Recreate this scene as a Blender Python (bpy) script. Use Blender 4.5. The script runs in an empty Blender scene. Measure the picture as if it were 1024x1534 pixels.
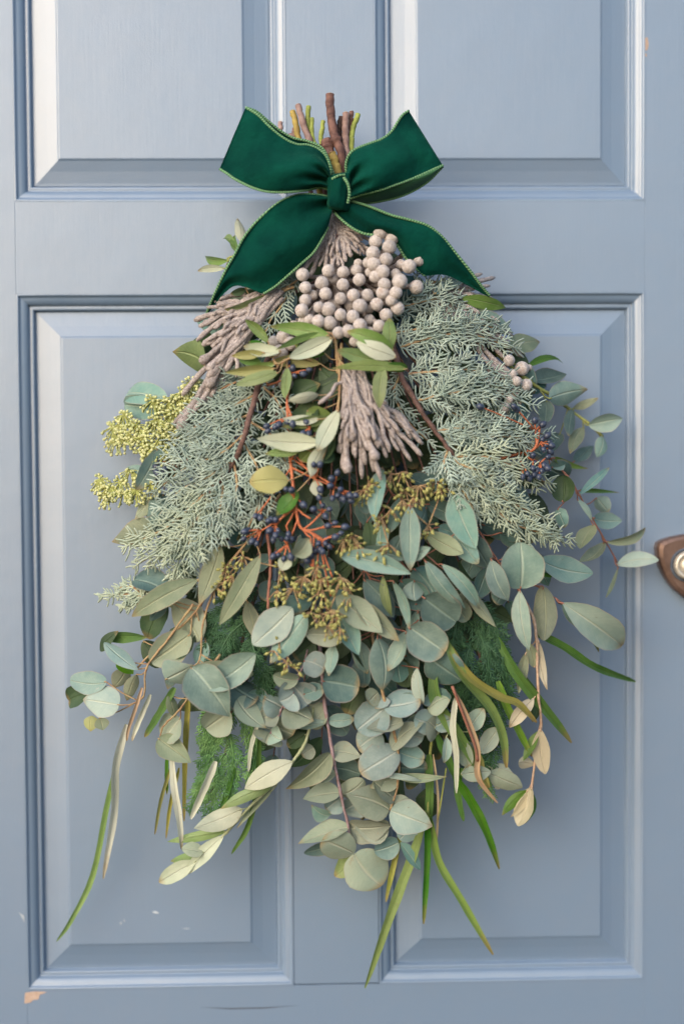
import bpy, math, random
import numpy as np
from mathutils import Vector, Matrix
R_ = math.radians
rnd = random.Random(11)
C = bpy.context.scene.collection
scn = bpy.context.scene

# ------------------------------------------------------------------ camera, sky, sun, exposure
def V(*a): return np.array(a, float)
def unit(v): return v / (np.linalg.norm(v) + 1e-12)
def rot(v, k, a): return v*math.cos(a) + np.cross(k, v)*math.sin(a) + k*np.dot(k, v)*(1-math.cos(a))
CAM = V(-0.03186, -1.3657, 0.0)
PITCH, YAW, ROLL = R_(-2.284), R_(-1.659), R_(0.400)
_r, _f, _u = V(1,0,0), V(0,1,0), V(0,0,1)
_r, _f = rot(_r, _u, YAW), rot(_f, _u, YAW)
_k = _r; _f, _u = rot(_f, _k, PITCH), rot(_u, _k, PITCH)
_k = _f; _r, _u = rot(_r, _k, ROLL), rot(_u, _k, ROLL)
FPX = 767/math.tan(R_(39.6/2))
cam_d = bpy.data.cameras.new('camera'); cam = bpy.data.objects.new('camera', cam_d); C.objects.link(cam)
M = Matrix.Identity(4)
for i in range(3):
    M[i][0], M[i][1], M[i][2], M[i][3] = _r[i], _u[i], -_f[i], CAM[i]
cam.matrix_world = M
cam_d.sensor_fit = 'VERTICAL'; cam_d.sensor_height = 36; cam_d.sensor_width = 24
cam_d.lens = 18/math.tan(R_(39.6/2)); cam_d.clip_start = .05; cam_d.clip_end = 200
cam_d.dof.use_dof = True; cam_d.dof.focus_distance = 1.29; cam_d.dof.aperture_fstop = 1.5
scn.camera = cam

SUN_DIR = unit(V(-.60, -.80, .50))          # towards the sun
w = bpy.data.worlds.new('World'); scn.world = w; w.use_nodes = True
nt = w.node_tree; nt.nodes.clear()
sky = nt.nodes.new('ShaderNodeTexSky'); sky.sky_type = 'NISHITA'; sky.sun_disc = False
sky.sun_elevation = math.asin(SUN_DIR[2]); sky.sun_rotation = math.atan2(SUN_DIR[0], SUN_DIR[1]) % (2*math.pi)
sky.air_density = 1.0; sky.dust_density = 2.5; sky.ozone_density = 1.0
bg = nt.nodes.new('ShaderNodeBackground'); bg.inputs[1].default_value = .15
wo = nt.nodes.new('ShaderNodeOutputWorld')
nt.links.new(sky.outputs[0], bg.inputs[0]); nt.links.new(bg.outputs[0], wo.inputs[0])
sl = bpy.data.lights.new('sun', 'SUN'); sl.energy = .6; sl.angle = R_(80); sl.color = (1, .96, .90)
so = bpy.data.objects.new('sun', sl); C.objects.link(so)
so.rotation_euler = Vector(SUN_DIR).to_track_quat('Z', 'Y').to_euler()
vs = scn.view_settings; vs.view_transform = 'Standard'; vs.look = 'None'; vs.gamma = 1; vs.exposure = 0.78
try: vs.use_curve_mapping = False
except Exception: pass
scn.cycles.max_bounces = 8

# ------------------------------------------------------------------ helpers
def P(px, py, d=0.0):
    """the point d metres in front of the door face that the photograph shows at (px, py)"""
    v = _f*FPX + _r*(px-512) - _u*(py-767)
    return CAM + v*((-d - CAM[1])/v[1])
PX = .6/940
_ty = [140, 300, 420, 520, 650, 800, 1000, 1150, 1300, 1500]
_tD = [.045, .055, .075, .100, .115, .120, .110, .080, .050, .030]
_tW = [90, 110, 240, 300, 350, 400, 430, 400, 300, 260]
def bulge(px, py):
    D = np.interp(py, _ty, _tD); W = np.interp(py, _ty, _tW)
    q = (px-510)/W
    return D*math.sqrt(max(0, 1-q*q))*.88 + .014
def Q(px, py, o=0.0):
    """a point on the swag's rounded front, o centimetres proud of it"""
    return P(px, py, max(.006, bulge(px, py) + o*.01))
def srgb(r, g, b, k=1.0):
    def f(c):
        c /= 255.
        return (c/12.92 if c <= .04045 else ((c+.055)/1.055)**2.4)*k
    return (f(r), f(g), f(b), 1)

class MB:
    def __init__(s): s.v = []; s.f = []; s.uv = []; s.n = 0
    def add(s, verts, faces, uvs=None):
        b = s.n
        s.v.extend([tuple(x) for x in verts]); s.n += len(verts)
        s.f.extend([tuple(b+i for i in f) for f in faces])
        s.uv.extend(uvs if uvs is not None else [(0, 0)]*len(verts))
    def mesh(s, name, mat, smooth=True):
        me = bpy.data.meshes.new(name)
        me.from_pydata(s.v, [], s.f)
        ul = me.uv_layers.new(name='UVMap')
        li = np.empty(len(me.loops), dtype=np.int32); me.loops.foreach_get('vertex_index', li)
        ul.data.foreach_set('uv', np.array(s.uv, dtype=np.float32)[li].ravel())
        me.materials.append(mat)
        me.polygons.foreach_set('use_smooth', [smooth]*len(me.polygons))
        return me
def link(name, me, parent=None, loc=None):
    o = bpy.data.objects.new(name, me); C.objects.link(o)
    if parent is not None: o.parent = parent
    if loc is not None: o.location = tuple(loc)
    return o
def build(mb, name, mat, parent=None, smooth=True, origin=None):
    if origin is not None:
        mb.v = [tuple(np.array(p)-origin) for p in mb.v]
    return link(name, mb.mesh(name, mat, smooth), parent, origin)
def thing(name, label, cat, group=None, loc=None):
    o = bpy.data.objects.new(name, None); C.objects.link(o); o.empty_display_size = .01
    if loc is not None: o.location = tuple(loc)
    o['label'] = label; o['category'] = cat
    if group: o['group'] = group
    return o
def catmull(pts, n):
    pts = [np.array(p, float) for p in pts]
    if len(pts) == 1: return pts
    ext = [2*pts[0]-pts[1]] + pts + [2*pts[-1]-pts[-2]]
    out = []; m = len(pts)-1
    for i in range(n+1):
        s = i/n*m; k = min(int(s), m-1); t = s-k
        a, b, c, d = ext[k:k+4]
        out.append(.5*((2*b)+(-a+c)*t+(2*a-5*b+4*c-d)*t*t+(-a+3*b-3*c+d)*t**3))
    return out
def tube(mb, pts, rad, sides=6, cap=True, twist=0):
    """rad: list or callable(t)"""
    n = len(pts); pts = [np.array(p, float) for p in pts]
    ref = V(.13, 1, .31); rings = []; uvs = []
    for i, p in enumerate(pts):
        t = unit(pts[min(i+1, n-1)]-pts[max(i-1, 0)])
        a = unit(np.cross(t, ref)); b = np.cross(t, a)
        r = rad(i/(n-1)) if callable(rad) else rad[i]
        for k in range(sides):
            an = 2*math.pi*k/sides + twist*i/(n-1)
            rings.append(p + (a*math.cos(an)+b*math.sin(an))*r); uvs.append((k/sides, i/(n-1)))
    fs = []
    for i in range(n-1):
        for k in range(sides):
            k2 = (k+1) % sides
            fs.append((i*sides+k, (i+1)*sides+k, (i+1)*sides+k2, i*sides+k2))
    if cap:
        fs.append(tuple(range(sides))); fs.append(tuple(reversed([(n-1)*sides+k for k in range(sides)])))
    mb.add(rings, fs, uvs)
def ellipsoid(mb, c, ax, r, l, nu=8, nv=5):
    ax = unit(ax); a = unit(np.cross(ax, V(.3, .9, .1))); b = np.cross(ax, a)
    vs_, fs = [c-ax*l], []
    for j in range(1, nv):
        th = math.pi*j/nv
        for k in range(nu):
            ph = 2*math.pi*k/nu
            vs_.append(c - ax*l*math.cos(th) + (a*math.cos(ph)+b*math.sin(ph))*r*math.sin(th))
    vs_.append(c+ax*l); e = len(vs_)-1
    for k in range(nu):
        k2 = (k+1) % nu
        fs.append((0, 1+k2, 1+k)); fs.append((e, e-nu+k, e-nu+k2))
        for j in range(nv-2):
            fs.append((1+j*nu+k, 1+j*nu+k2, 1+(j+1)*nu+k2, 1+(j+1)*nu+k))
    mb.add(vs_, fs)

# ------------------------------------------------------------------ materials
def newmat(name):
    m = bpy.data.materials.new(name); m.use_nodes = True
    nt = m.node_tree; b = nt.nodes['Principled BSDF']
    return m, nt, b
def N(nt, t, **kw):
    n = nt.nodes.new(t)
    for k, v in kw.items(): setattr(n, k, v)
    return n
def noise(nt, scale, detail=3, coord=None, rough=.55):
    n = N(nt, 'ShaderNodeTexNoise'); n.inputs['Scale'].default_value = scale; n.inputs['Detail'].default_value = detail
    n.inputs['Roughness'].default_value = rough
    if coord is not None: nt.links.new(coord, n.inputs['Vector'])
    return n
def mixc(nt, fac, a, b, mode='MIX'):
    n = N(nt, 'ShaderNodeMix', data_type='RGBA', blend_type=mode)
    for s, v in ((n.inputs[0], fac), (n.inputs[6], a), (n.inputs[7], b)):
        if isinstance(v, (int, float, tuple)): s.default_value = v
        else: nt.links.new(v, s)
    return n.outputs[2]
def math_(nt, op, a, b=0.0, c=0.0, clamp=False):
    n = N(nt, 'ShaderNodeMath', operation=op, use_clamp=clamp)
    for s, v in zip(n.inputs, (a, b, c)):
        if isinstance(v, (int, float)): s.default_value = v
        else: nt.links.new(v, s)
    return n.outputs[0]
def ramp(nt, fac, lo, hi):
    n = N(nt, 'ShaderNodeMapRange'); nt.links.new(fac, n.inputs[0])
    n.inputs[1].default_value = lo; n.inputs[2].default_value = hi
    return n.outputs[0]
def bump(nt, b, h, strength, dist):
    n = N(nt, 'ShaderNodeBump'); n.inputs['Strength'].default_value = strength; n.inputs['Distance'].default_value = dist
    nt.links.new(h, n.inputs['Height']); nt.links.new(n.outputs[0], b.inputs['Normal'])

def leaf_mat(name, top, under, vein, edge=None, rough=.55, blotch=None, veins=14, vein_amt=.7, trans=.2, tip=.75):
    m, nt, b = newmat(name)
    uv = N(nt, 'ShaderNodeUVMap'); sp = N(nt, 'ShaderNodeSeparateXYZ'); nt.links.new(uv.outputs[0], sp.inputs[0])
    tc = N(nt, 'ShaderNodeTexCoord'); oi = N(nt, 'ShaderNodeObjectInfo'); ge = N(nt, 'ShaderNodeNewGeometry')
    u = math_(nt, 'ABSOLUTE', math_(nt, 'SUBTRACT', sp.outputs[0], .5))        # 0 midrib .. .5 edge
    mid = math_(nt, 'SUBTRACT', 1.0, ramp(nt, u, .012, .05))
    # side veins run forward from the midrib
    nv = noise(nt, 40, 2, tc.outputs['Object'])
    ph = math_(nt, 'MULTIPLY', math_(nt, 'ADD', math_(nt, 'SUBTRACT', sp.outputs[1], math_(nt, 'MULTIPLY', u, .45)), math_(nt, 'MULTIPLY', nv.outputs[0], .22)), veins)
    fr = math_(nt, 'ABSOLUTE', math_(nt, 'SUBTRACT', math_(nt, 'FRACT', ph), .5))
    side = math_(nt, 'SUBTRACT', 1.0, ramp(nt, fr, .02, .12))
    n1 = noise(nt, 55, 4, tc.outputs['Object']); n2 = noise(nt, 420, 2, tc.outputs['Object'])
    c0 = mixc(nt, ge.outputs['Backfacing'], top, under)
    hs = N(nt, 'ShaderNodeHueSaturation'); nt.links.new(c0, hs.inputs['Color'])
    nt.links.new(math_(nt, 'MULTIPLY_ADD', oi.outputs['Random'], .05, .475), hs.inputs['Hue'])
    vv = math_(nt, 'MULTIPLY_ADD', math_(nt, 'FRACT', math_(nt, 'MULTIPLY', oi.outputs['Random'], 7.31)), .42, .80)
    nt.links.new(vv, hs.inputs['Value'])
    nt.links.new(math_(nt, 'MULTIPLY_ADD', math_(nt, 'FRACT', math_(nt, 'MULTIPLY', oi.outputs['Random'], 3.7)), .4, .8), hs.inputs['Saturation'])
    c1 = mixc(nt, ramp(nt, n1.outputs[0], .35, .72), hs.outputs[0], mixc(nt, .35, hs.outputs[0], vein))
    if blotch:
        n3 = noise(nt, 150, 5, tc.outputs['Object'], .7)
        c1 = mixc(nt, math_(nt, 'MULTIPLY', ramp(nt, n3.outputs[0], .60, .72), .6), c1, blotch)
    c2 = mixc(nt, math_(nt, 'MULTIPLY', side, math_(nt, 'MULTIPLY', ramp(nt, n1.outputs[0], .4, .7), vein_amt*.3)), c1, vein)
    c3 = mixc(nt, math_(nt, 'MULTIPLY', mid, vein_amt), c2, vein)
    c4 = mixc(nt, math_(nt, 'MULTIPLY', ramp(nt, n2.outputs[0], .5, .8), .12), c3, vein)
    n5 = noise(nt, 95, 5, tc.outputs['Object'], .75)
    spot = math_(nt, 'MULTIPLY', ramp(nt, n5.outputs[0], .66, .72), .45)
    c4 = mixc(nt, spot, c4, srgb(128,112,84))
    dry = math_(nt, 'MULTIPLY', ramp(nt, math_(nt, 'ADD', sp.outputs[1], math_(nt, 'MULTIPLY', n5.outputs[0], .2)), .93, 1.1), math_(nt, 'GREATER_THAN', math_(nt, 'FRACT', math_(nt, 'MULTIPLY', oi.outputs['Random'], 5.17)), .45))
    c4 = mixc(nt, math_(nt, 'MULTIPLY', dry, tip), c4, srgb(160,134,90))
    if edge:
        e = ramp(nt, u, .455, .495)
        c4 = mixc(nt, math_(nt, 'MULTIPLY', e, .35), c4, edge)
    nt.links.new(c4, b.inputs['Base Color'])
    b.inputs['Roughness'].default_value = rough; b.inputs['Specular IOR Level'].default_value = .38
    hgt = math_(nt, 'ADD', math_(nt, 'MULTIPLY', mid, -1.0), math_(nt, 'ADD', math_(nt, 'MULTIPLY', side, -.15), math_(nt, 'MULTIPLY', n1.outputs[0], .9)))
    bump(nt, b, hgt, .8, .0009)
    tr = N(nt, 'ShaderNodeBsdfTranslucent'); nt.links.new(c4, tr.inputs[0])
    mx = N(nt, 'ShaderNodeMixShader'); mx.inputs[0].default_value = trans
    nt.links.new(b.outputs[0], mx.inputs[1]); nt.links.new(tr.outputs[0], mx.inputs[2])
    nt.links.new(mx.outputs[0], nt.nodes['Material Output'].inputs[0])
    return m
PINK = srgb(190, 150, 135)
LM = {
 'T': leaf_mat('eucalyptus_leaf', srgb(112,144,138), srgb(150,165,150), srgb(182,198,180), PINK),
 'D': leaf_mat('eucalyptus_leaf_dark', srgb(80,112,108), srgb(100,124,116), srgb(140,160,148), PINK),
 'P': leaf_mat('eucalyptus_leaf_pale', srgb(146,170,160), srgb(155,170,155), srgb(205,212,192), PINK),
 'B': leaf_mat('eucalyptus_leaf_blue', srgb(128,152,150), srgb(150,160,148), srgb(188,196,186), srgb(150,120,115), blotch=srgb(170,150,135), rough=.7),
 'K': leaf_mat('eucalyptus_leaf_khaki', srgb(142,156,138), srgb(152,162,142), srgb(184,188,166), srgb(150,130,115), blotch=srgb(160,146,124), rough=.7),
 'O': leaf_mat('leaf_olive_grey', srgb(124,138,114), srgb(150,160,138), srgb(176,180,148), PINK),
 'w': leaf_mat('strap_leaf_white_back', srgb(198,200,184), srgb(130,150,100), srgb(215,216,200), None, veins=3),
 'C': leaf_mat('leaf_cream', srgb(184,176,152), srgb(176,170,150), srgb(222,208,178), None, vein_amt=.3),
 'W': leaf_mat('olive_leaf_underside', srgb(176,184,160), srgb(110,130,80), srgb(222,222,200), srgb(150,160,120), vein_amt=.35),
 'g': leaf_mat('olive_leaf', srgb(112,136,78), srgb(190,196,172), srgb(165,180,120), None, rough=.42, vein_amt=.5, veins=10),
 'o': leaf_mat('olive_leaf_yellowed', srgb(158,160,100), srgb(190,190,150), srgb(190,190,130), None, rough=.45),
 'v': leaf_mat('strap_leaf', srgb(118,154,70), srgb(130,160,80), srgb(165,188,108), None, rough=.45, veins=3, vein_amt=.6, trans=.3, tip=.9),
 'n': leaf_mat('strap_leaf_deep', srgb(78,122,52), srgb(90,125,60), srgb(120,155,75), None, rough=.45, veins=3, vein_amt=.4, trans=.3),
 'y': leaf_mat('strap_leaf_yellowing', srgb(158,160,82), srgb(165,160,90), srgb(190,180,110), srgb(160,120,70), veins=3, vein_amt=.4, trans=.3),
 'R': leaf_mat('curled_leaf', srgb(205,172,135), srgb(205,150,120), srgb(215,195,165), srgb(190,110,80), veins=4),
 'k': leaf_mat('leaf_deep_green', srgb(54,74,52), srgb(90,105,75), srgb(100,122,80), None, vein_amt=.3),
}
def plain(name, col, col2=None, rough=.7, scale=300, bmp=0, bscale=None, var=.25, spec=.3):
    m, nt, b = newmat(name)
    tc = N(nt, 'ShaderNodeTexCoord'); n = noise(nt, scale, 4, tc.outputs['Object']); oi = N(nt, 'ShaderNodeObjectInfo')
    c = mixc(nt, ramp(nt, n.outputs[0], .35, .65), col, col2 or tuple(x*.7 for x in col[:3])+(1,))
    hs = N(nt, 'ShaderNodeHueSaturation'); nt.links.new(c, hs.inputs['Color'])
    nt.links.new(math_(nt, 'MULTIPLY_ADD', oi.outputs['Random'], var, 1-var/2), hs.inputs['Value'])
    nt.links.new(hs.outputs[0], b.inputs['Base Color'])
    b.inputs['Roughness'].default_value = rough; b.inputs['Specular IOR Level'].default_value = spec
    if bmp:
        nb = noise(nt, bscale or scale, 3, tc.outputs['Object']); bump(nt, b, nb.outputs[0], bmp, .0016)
    return m
M_tan = plain('petiole_tan', srgb(172,152,112), srgb(150,116,90))
M_red = plain('petiole_red', srgb(160,106,92), srgb(140,100,82))
M_yg = plain('stem_yellow_green', srgb(160,168,98), srgb(140,140,80))
M_ygrn = plain('stem_pale', srgb(178,182,148), srgb(150,160,120))
M_lil = plain('stem_lilac', srgb(172,152,158), srgb(150,120,120))
M_orange = plain('viburnum_stem', srgb(196,120,82), srgb(168,94,66), rough=.45)
M_jun = plain('juniper_foliage', srgb(134,152,142), srgb(168,182,170), rough=.6, scale=90, var=.42)
M_juntip = plain('juniper_foliage_light', srgb(178,188,166), srgb(150,166,150), rough=.6, scale=90)
M_junwood = plain('juniper_wood', srgb(128,98,90), srgb(92,70,64), scale=200, bmp=.7)
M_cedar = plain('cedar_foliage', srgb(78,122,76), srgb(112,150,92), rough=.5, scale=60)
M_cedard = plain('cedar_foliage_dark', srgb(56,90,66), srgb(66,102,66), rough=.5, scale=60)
M_bud = plain('seed_bud', srgb(172,166,104), srgb(136,140,82), rough=.5, scale=400)
M_flor = plain('yellow_floret', srgb(206,204,152), srgb(162,172,116), rough=.7, scale=400)
M_fuzz = plain('brunia_stalk', srgb(186,176,172), srgb(146,134,130), rough=.95, scale=500, bmp=1.0, bscale=700, spec=.1)
M_berryb = plain('viburnum_berry', srgb(66,76,98), srgb(44,52,72), rough=.38, scale=500, spec=.6)
M_wood1 = plain('cut_stem_brown', srgb(128,94,84), srgb(88,62,58), scale=180, bmp=.6)
M_wood2 = plain('cut_stem_ochre', srgb(168,148,80), srgb(132,110,62), scale=120, bmp=.4)
M_wood3 = plain('cut_stem_green', srgb(158,170,88), srgb(130,140,70), scale=120, bmp=.3)
M_wood4 = plain('cut_stem_pinkish', srgb(164,138,130), srgb(124,98,92), scale=150, bmp=.5)
M_wood5 = plain('cut_stem_dark', srgb(70,52,48), srgb(50,38,34), scale=150, bmp=.5)
M_pith = plain('cut_face', srgb(196,176,140), srgb(170,140,100), scale=500)

def berry_mat():
    m, nt, b = newmat('brunia_berry')
    tc = N(nt, 'ShaderNodeTexCoord'); oi = N(nt, 'ShaderNodeObjectInfo'); g = N(nt, 'ShaderNodeTexCoord')
    n1 = noise(nt, 260, 5, tc.outputs['Object'], .65); n2 = noise(nt, 900, 3, tc.outputs['Object'], .7)
    vo = N(nt, 'ShaderNodeTexVoronoi'); vo.inputs['Scale'].default_value = 620; nt.links.new(tc.outputs['Object'], vo.inputs['Vector'])
    c = mixc(nt, ramp(nt, n1.outputs[0], .4, .62), srgb(202,194,190), srgb(176,166,160))
    c = mixc(nt, math_(nt, 'MULTIPLY', ramp(nt, n2.outputs[0], .5, .68), .5), c, srgb(140,124,116))
    sp = N(nt, 'ShaderNodeSeparateXYZ'); nt.links.new(tc.outputs['Object'], sp.inputs[0])
    # a brownish scar round the pole of each head, ragged
    h = math_(nt, 'ADD', math_(nt, 'MULTIPLY', sp.outputs[2], 160.0), math_(nt, 'MULTIPLY', n1.outputs[0], 1.0))
    sc = math_(nt, 'MULTIPLY', ramp(nt, h, 1.45, 1.72), math_(nt, 'GREATER_THAN', oi.outputs['Random'], .3))
    c = mixc(nt, math_(nt, 'MULTIPLY', sc, .6), c, srgb(166,116,80))
    hs = N(nt, 'ShaderNodeHueSaturation'); nt.links.new(c, hs.inputs['Color'])
    nt.links.new(math_(nt, 'MULTIPLY_ADD', oi.outputs['Random'], .2, .88), hs.inputs['Value'])
    nt.links.new(hs.outputs[0], b.inputs['Base Color'])
    b.inputs['Roughness'].default_value = .95; b.inputs['Specular IOR Level'].default_value = .1
    b.inputs['Sheen Weight'].default_value = .25
    bump(nt, b, math_(nt, 'ADD', vo.outputs[0], n2.outputs[0]), .9, .0006)
    return m
M_berry = berry_mat()
def paint_mat():
    m, nt, b = newmat('door_paint')
    tc = N(nt, 'ShaderNodeTexCoord'); ge = N(nt, 'ShaderNodeNewGeometry')
    n1 = noise(nt, 2.2, 4, ge.outputs['Position']); n2 = noise(nt, 40, 5, ge.outputs['Position'], .7)
    c = mixc(nt, ramp(nt, n1.outputs[0], .3, .7), srgb(108,130,156), srgb(112,133,158))
    c = mixc(nt, math_(nt, 'MULTIPLY', ramp(nt, n2.outputs[0], .4, .8), .25), c, srgb(122,133,150))
    nt.links.new(c, b.inputs['Base Color'])
    b.inputs['Roughness'].default_value = .34; b.inputs['Specular IOR Level'].default_value = 1.0
    b.inputs['Coat Weight'].default_value = .45; b.inputs['Coat Roughness'].default_value = .42; b.inputs['Coat IOR'].default_value = 1.6
    mp = N(nt, 'ShaderNodeMapping'); mp.inputs['Scale'].default_value = (1, 1, .06); nt.links.new(tc.outputs['Object'], mp.inputs[0])
    n3 = noise(nt, 420, 3, mp.outputs[0]); n4 = noise(nt, 900, 2, ge.outputs['Position']); n5 = noise(nt, 18, 3, ge.outputs['Position'])
    h = math_(nt, 'ADD', math_(nt, 'MULTIPLY', n3.outputs[0], .35), math_(nt, 'ADD', math_(nt, 'MULTIPLY', n4.outputs[0], .45), math_(nt, 'MULTIPLY', n5.outputs[0], 2.2)))
    bump(nt, b, h, .5, .0006)
    return m
M_paint = paint_mat()
M_chipwood = plain('bare_wood_chip', srgb(186,164,150), srgb(172,148,132), scale=200)
M_scuff = plain('white_scuff', srgb(180,188,196), srgb(165,174,186), scale=200)
M_dark = plain('crack_gap', srgb(84,92,104), srgb(70,78,90))
def velvet_mat():
    m, nt, b = newmat('green_velvet')
    tc = N(nt, 'ShaderNodeTexCoord')
    n1 = noise(nt, 25, 4, tc.outputs['Object']); n2 = noise(nt, 1400, 2, tc.outputs['Object']); n3 = noise(nt, 70, 3, tc.outputs['Object'])
    c = mixc(nt, ramp(nt, n1.outputs[0], .3, .7), srgb(3,44,40), srgb(9,70,58))
    c = mixc(nt, math_(nt, 'MULTIPLY', ramp(nt, n2.outputs[0], .45, .75), .25), c, srgb(12,74,62))
    nt.links.new(c, b.inputs['Base Color']); b.inputs['Roughness'].default_value = .95
    b.inputs['Specular IOR Level'].default_value = .05
    b.inputs['Sheen Weight'].default_value = .22; b.inputs['Sheen Roughness'].default_value = .4; b.inputs['Sheen Tint'].default_value = srgb(90,180,140)
    bump(nt, b, math_(nt, 'ADD', math_(nt, 'MULTIPLY', n2.outputs[0], .4), math_(nt, 'MULTIPLY', n3.outputs[0], 3.)), .6, .0014)
    return m
M_velvet = velvet_mat()
M_satin = plain('ribbon_back', srgb(72,122,84), srgb(62,108,74), rough=.6, scale=600, bmp=.4)
def cord_mat():
    m, nt, b = newmat('stitched_edge')
    uv = N(nt, 'ShaderNodeUVMap'); sp = N(nt, 'ShaderNodeSeparateXYZ'); nt.links.new(uv.outputs[0], sp.inputs[0])
    ph = math_(nt, 'FRACT', math_(nt, 'ADD', math_(nt, 'MULTIPLY', sp.outputs[1], 1.0), sp.outputs[0]))
    st = math_(nt, 'ABSOLUTE', math_(nt, 'SUBTRACT', ph, .5))
    c = mixc(nt, ramp(nt, st, .1, .4), srgb(128,168,120), srgb(58,108,74))
    nt.links.new(c, b.inputs['Base Color']); b.inputs['Roughness'].default_value = .8
    bump(nt, b, math_(nt, 'SUBTRACT', 1.0, st), .8, .0012)
    return m
M_cord = cord_mat()

# ------------------------------------------------------------------ the door
door = thing('door', 'pale grey-blue painted panelled door with raised panels and moulded frames behind the swag', 'door')
X0, X1 = -.3, .3
XM0 = (P(428,100)[0]+P(440,1470)[0])/2; XM1 = (P(558,100)[0]+P(570,1470)[0])/2
ZL1, ZL0 = .15526, -.51521       # lower panels
ZU0, ZU1 = .24227, .78           # upper panels
DX0, DX1, DZ0, DZ1 = -.425, .425, -.76, .90
def slab(mb, x0, x1, z0, z1, y0, y1, bev=.0002):
    """a board: front face at y0 with a small arris"""
    a = [(x0,y1,z0),(x1,y1,z0),(x1,y1,z1),(x0,y1,z1)]
    b = [(x0,y0+bev,z0),(x1,y0+bev,z0),(x1,y0+bev,z1),(x0,y0+bev,z1)]
    c = [(x0+bev,y0,z0+bev),(x1-bev,y0,z0+bev),(x1-bev,y0,z1-bev),(x0+bev,y0,z1-bev)]
    fs = [(8,9,10,11),(3,2,1,0)]
    for k in range(4):
        k2 = (k+1) % 4
        fs += [(k,k2,4+k2,4+k),(4+k,4+k2,8+k2,8+k)]
    mb.add(a+b+c, fs)
def board(name, *a):
    mb = MB(); slab(mb, *a); return build(mb, name, M_paint, door, smooth=False)
TH = .044
stile_l = board('stile', DX0, X0, DZ0, DZ1, 0, TH)
stile_r = board('stile', X1, DX1, DZ0, DZ1, 0, TH)
rails = [board('rail', X0, X1, DZ0, ZL0, .0001, TH), board('rail', X0, X1, ZL1, ZU0, .0001, TH), board('rail', X0, X1, ZU1, DZ1, .0002, TH)]
munt = board('muntin', XM0, XM1, ZL0+.0006, ZL1, 0, TH, .0009)
board('muntin', XM0, XM1, ZU0, ZU1, 0, TH)
# moulding profile: (inset, depth behind the door face)
PROF = [(0,-.0006),(.0012,-.0009),(.0022,.0000),(.0026,.0022),(.0031,.0032),(.0050,.0037),(.0072,.0050),(.0090,.0072),(.0100,.0090),(.0104,.0108),(.0112,.0112),(.0122,.0108),(.0140,.0108),(.0148,.0112),(.0152,.0138),(.0160,.0160),(.0172,.0163)]
BEV = [(.0166,.0128),(.0190,.0125),(.0300,.0103),(.0396,.0078),(.0404,.0074),(.0410,.0068),(.0420,.0065)]
def frame_sweep(mb, x0, x1, z0, z1, prof):
    vs_ = []; fs = []
    for ins, dep in prof:
        vs_ += [(x0+ins,dep,z0+ins),(x1-ins,dep,z0+ins),(x1-ins,dep,z1-ins),(x0+ins,dep,z1-ins)]
    for i in range(len(prof)-1):
        for k in range(4):
            k2 = (k+1) % 4; fs.append((i*4+k, i*4+k2, i*4+4+k2, i*4+4+k))
    mb.add(vs_, fs)
def mitre_strip(x0, x1, z0, z1, side):
    """one of the four mitred mouldings, subdivided along so it can waver slightly"""
    mb = MB(); n = 14; vs_ = []; fs = []
    for ins, dep in PROF:
        dep = dep*(.60 if dep < .0105 else 1) + (0 if dep < .0105 else -.0028)
        for i in range(n+1):
            t = i/n
            if side in 'BT':
                x = x0+ins+(x1-x0-2*ins)*t; z = z0+ins if side == 'B' else z1-ins
            else:
                z = z0+ins+(z1-z0-2*ins)*t; x = x0+ins if side == 'L' else x1-ins
            wv = .00022*math.sin(i*2.1+ins*300)*(0 if i in (0, n) else 1)
            vs_.append((x, dep+wv, z))
    for j in range(len(PROF)-1):
        for i in range(n):
            f = (j*(n+1)+i, j*(n+1)+i+1, (j+1)*(n+1)+i+1, (j+1)*(n+1)+i)
            fs.append(f if side in 'BR' else f[::-1])
    mb.add(vs_, fs)
    o = build(mb, 'moulding', M_paint, door)
    return o
for (x0, x1) in ((X0, XM0), (XM1, X1)):
    for (z0, z1) in ((ZL0, ZL1), (ZU0, ZU1)):
        for s in 'LRTB': mitre_strip(x0, x1, z0, z1, s)
        mb = MB(); frame_sweep(mb, x0, x1, z0, z1, BEV)
        i, d = BEV[-1]
        mb.add([(x0+i,d,z0+i),(x1-i,d,z0+i),(x1-i,d,z1-i),(x0+i,d,z1-i)], [(0,1,2,3)])
        build(mb, 'panel', M_paint, door, smooth=False)
def patch(name, mat, pts, parent, y=-.0002, label=None):
    mb = MB(); ps = [P(*p) for p in pts]; n = len(ps)
    fr = [(p[0], y, p[2]) for p in ps]; bk = [(p[0], y+.00035, p[2]) for p in ps]
    mb.add(fr+bk, [tuple(range(n))[::-1]] + [(k, (k+1) % n, n+(k+1) % n, n+k) for k in range(n)])
    o = build(mb, name, mat, parent, smooth=False)
    if label: o['label'] = label
patch('paint_chip', M_chipwood, [(38,1487),(52,1485),(71,1486),(60,1490),(58,1497),(50,1498),(46,1502),(37,1503)], stile_l, label='bare peach-coloured chip in the paint at the lower left corner')
patch('paint_chip', M_chipwood, [(964,57),(969,56),(971,66),(969,75),(964,76)], stile_r, label='small bare chip in the paint at the upper right')
patch('paint_chip', M_chipwood, [(965,80),(968,81),(968,85),(965,84)], stile_r)
for pts in ([(178,1386),(180,1384),(182,1386),(180,1389)], [(184,1381),(186,1381),(187,1384),(184,1384)], [(227,1369),(231,1368),(237,1370),(236,1372),(230,1371)], [(272,1394),(284,1394),(280,1395)]):
    patch('scuff', M_scuff, pts, door, y=BEV[-1][1]-.0003)
patch('scuff', M_scuff, [(28,1366),(37,1372),(37,1382),(34,1376)], stile_l)
patch('crack', M_dark, [(300,1509),(345,1510),(395,1509),(450,1506),(395,1511),(345,1512)], rails[0], y=.0000)

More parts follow.
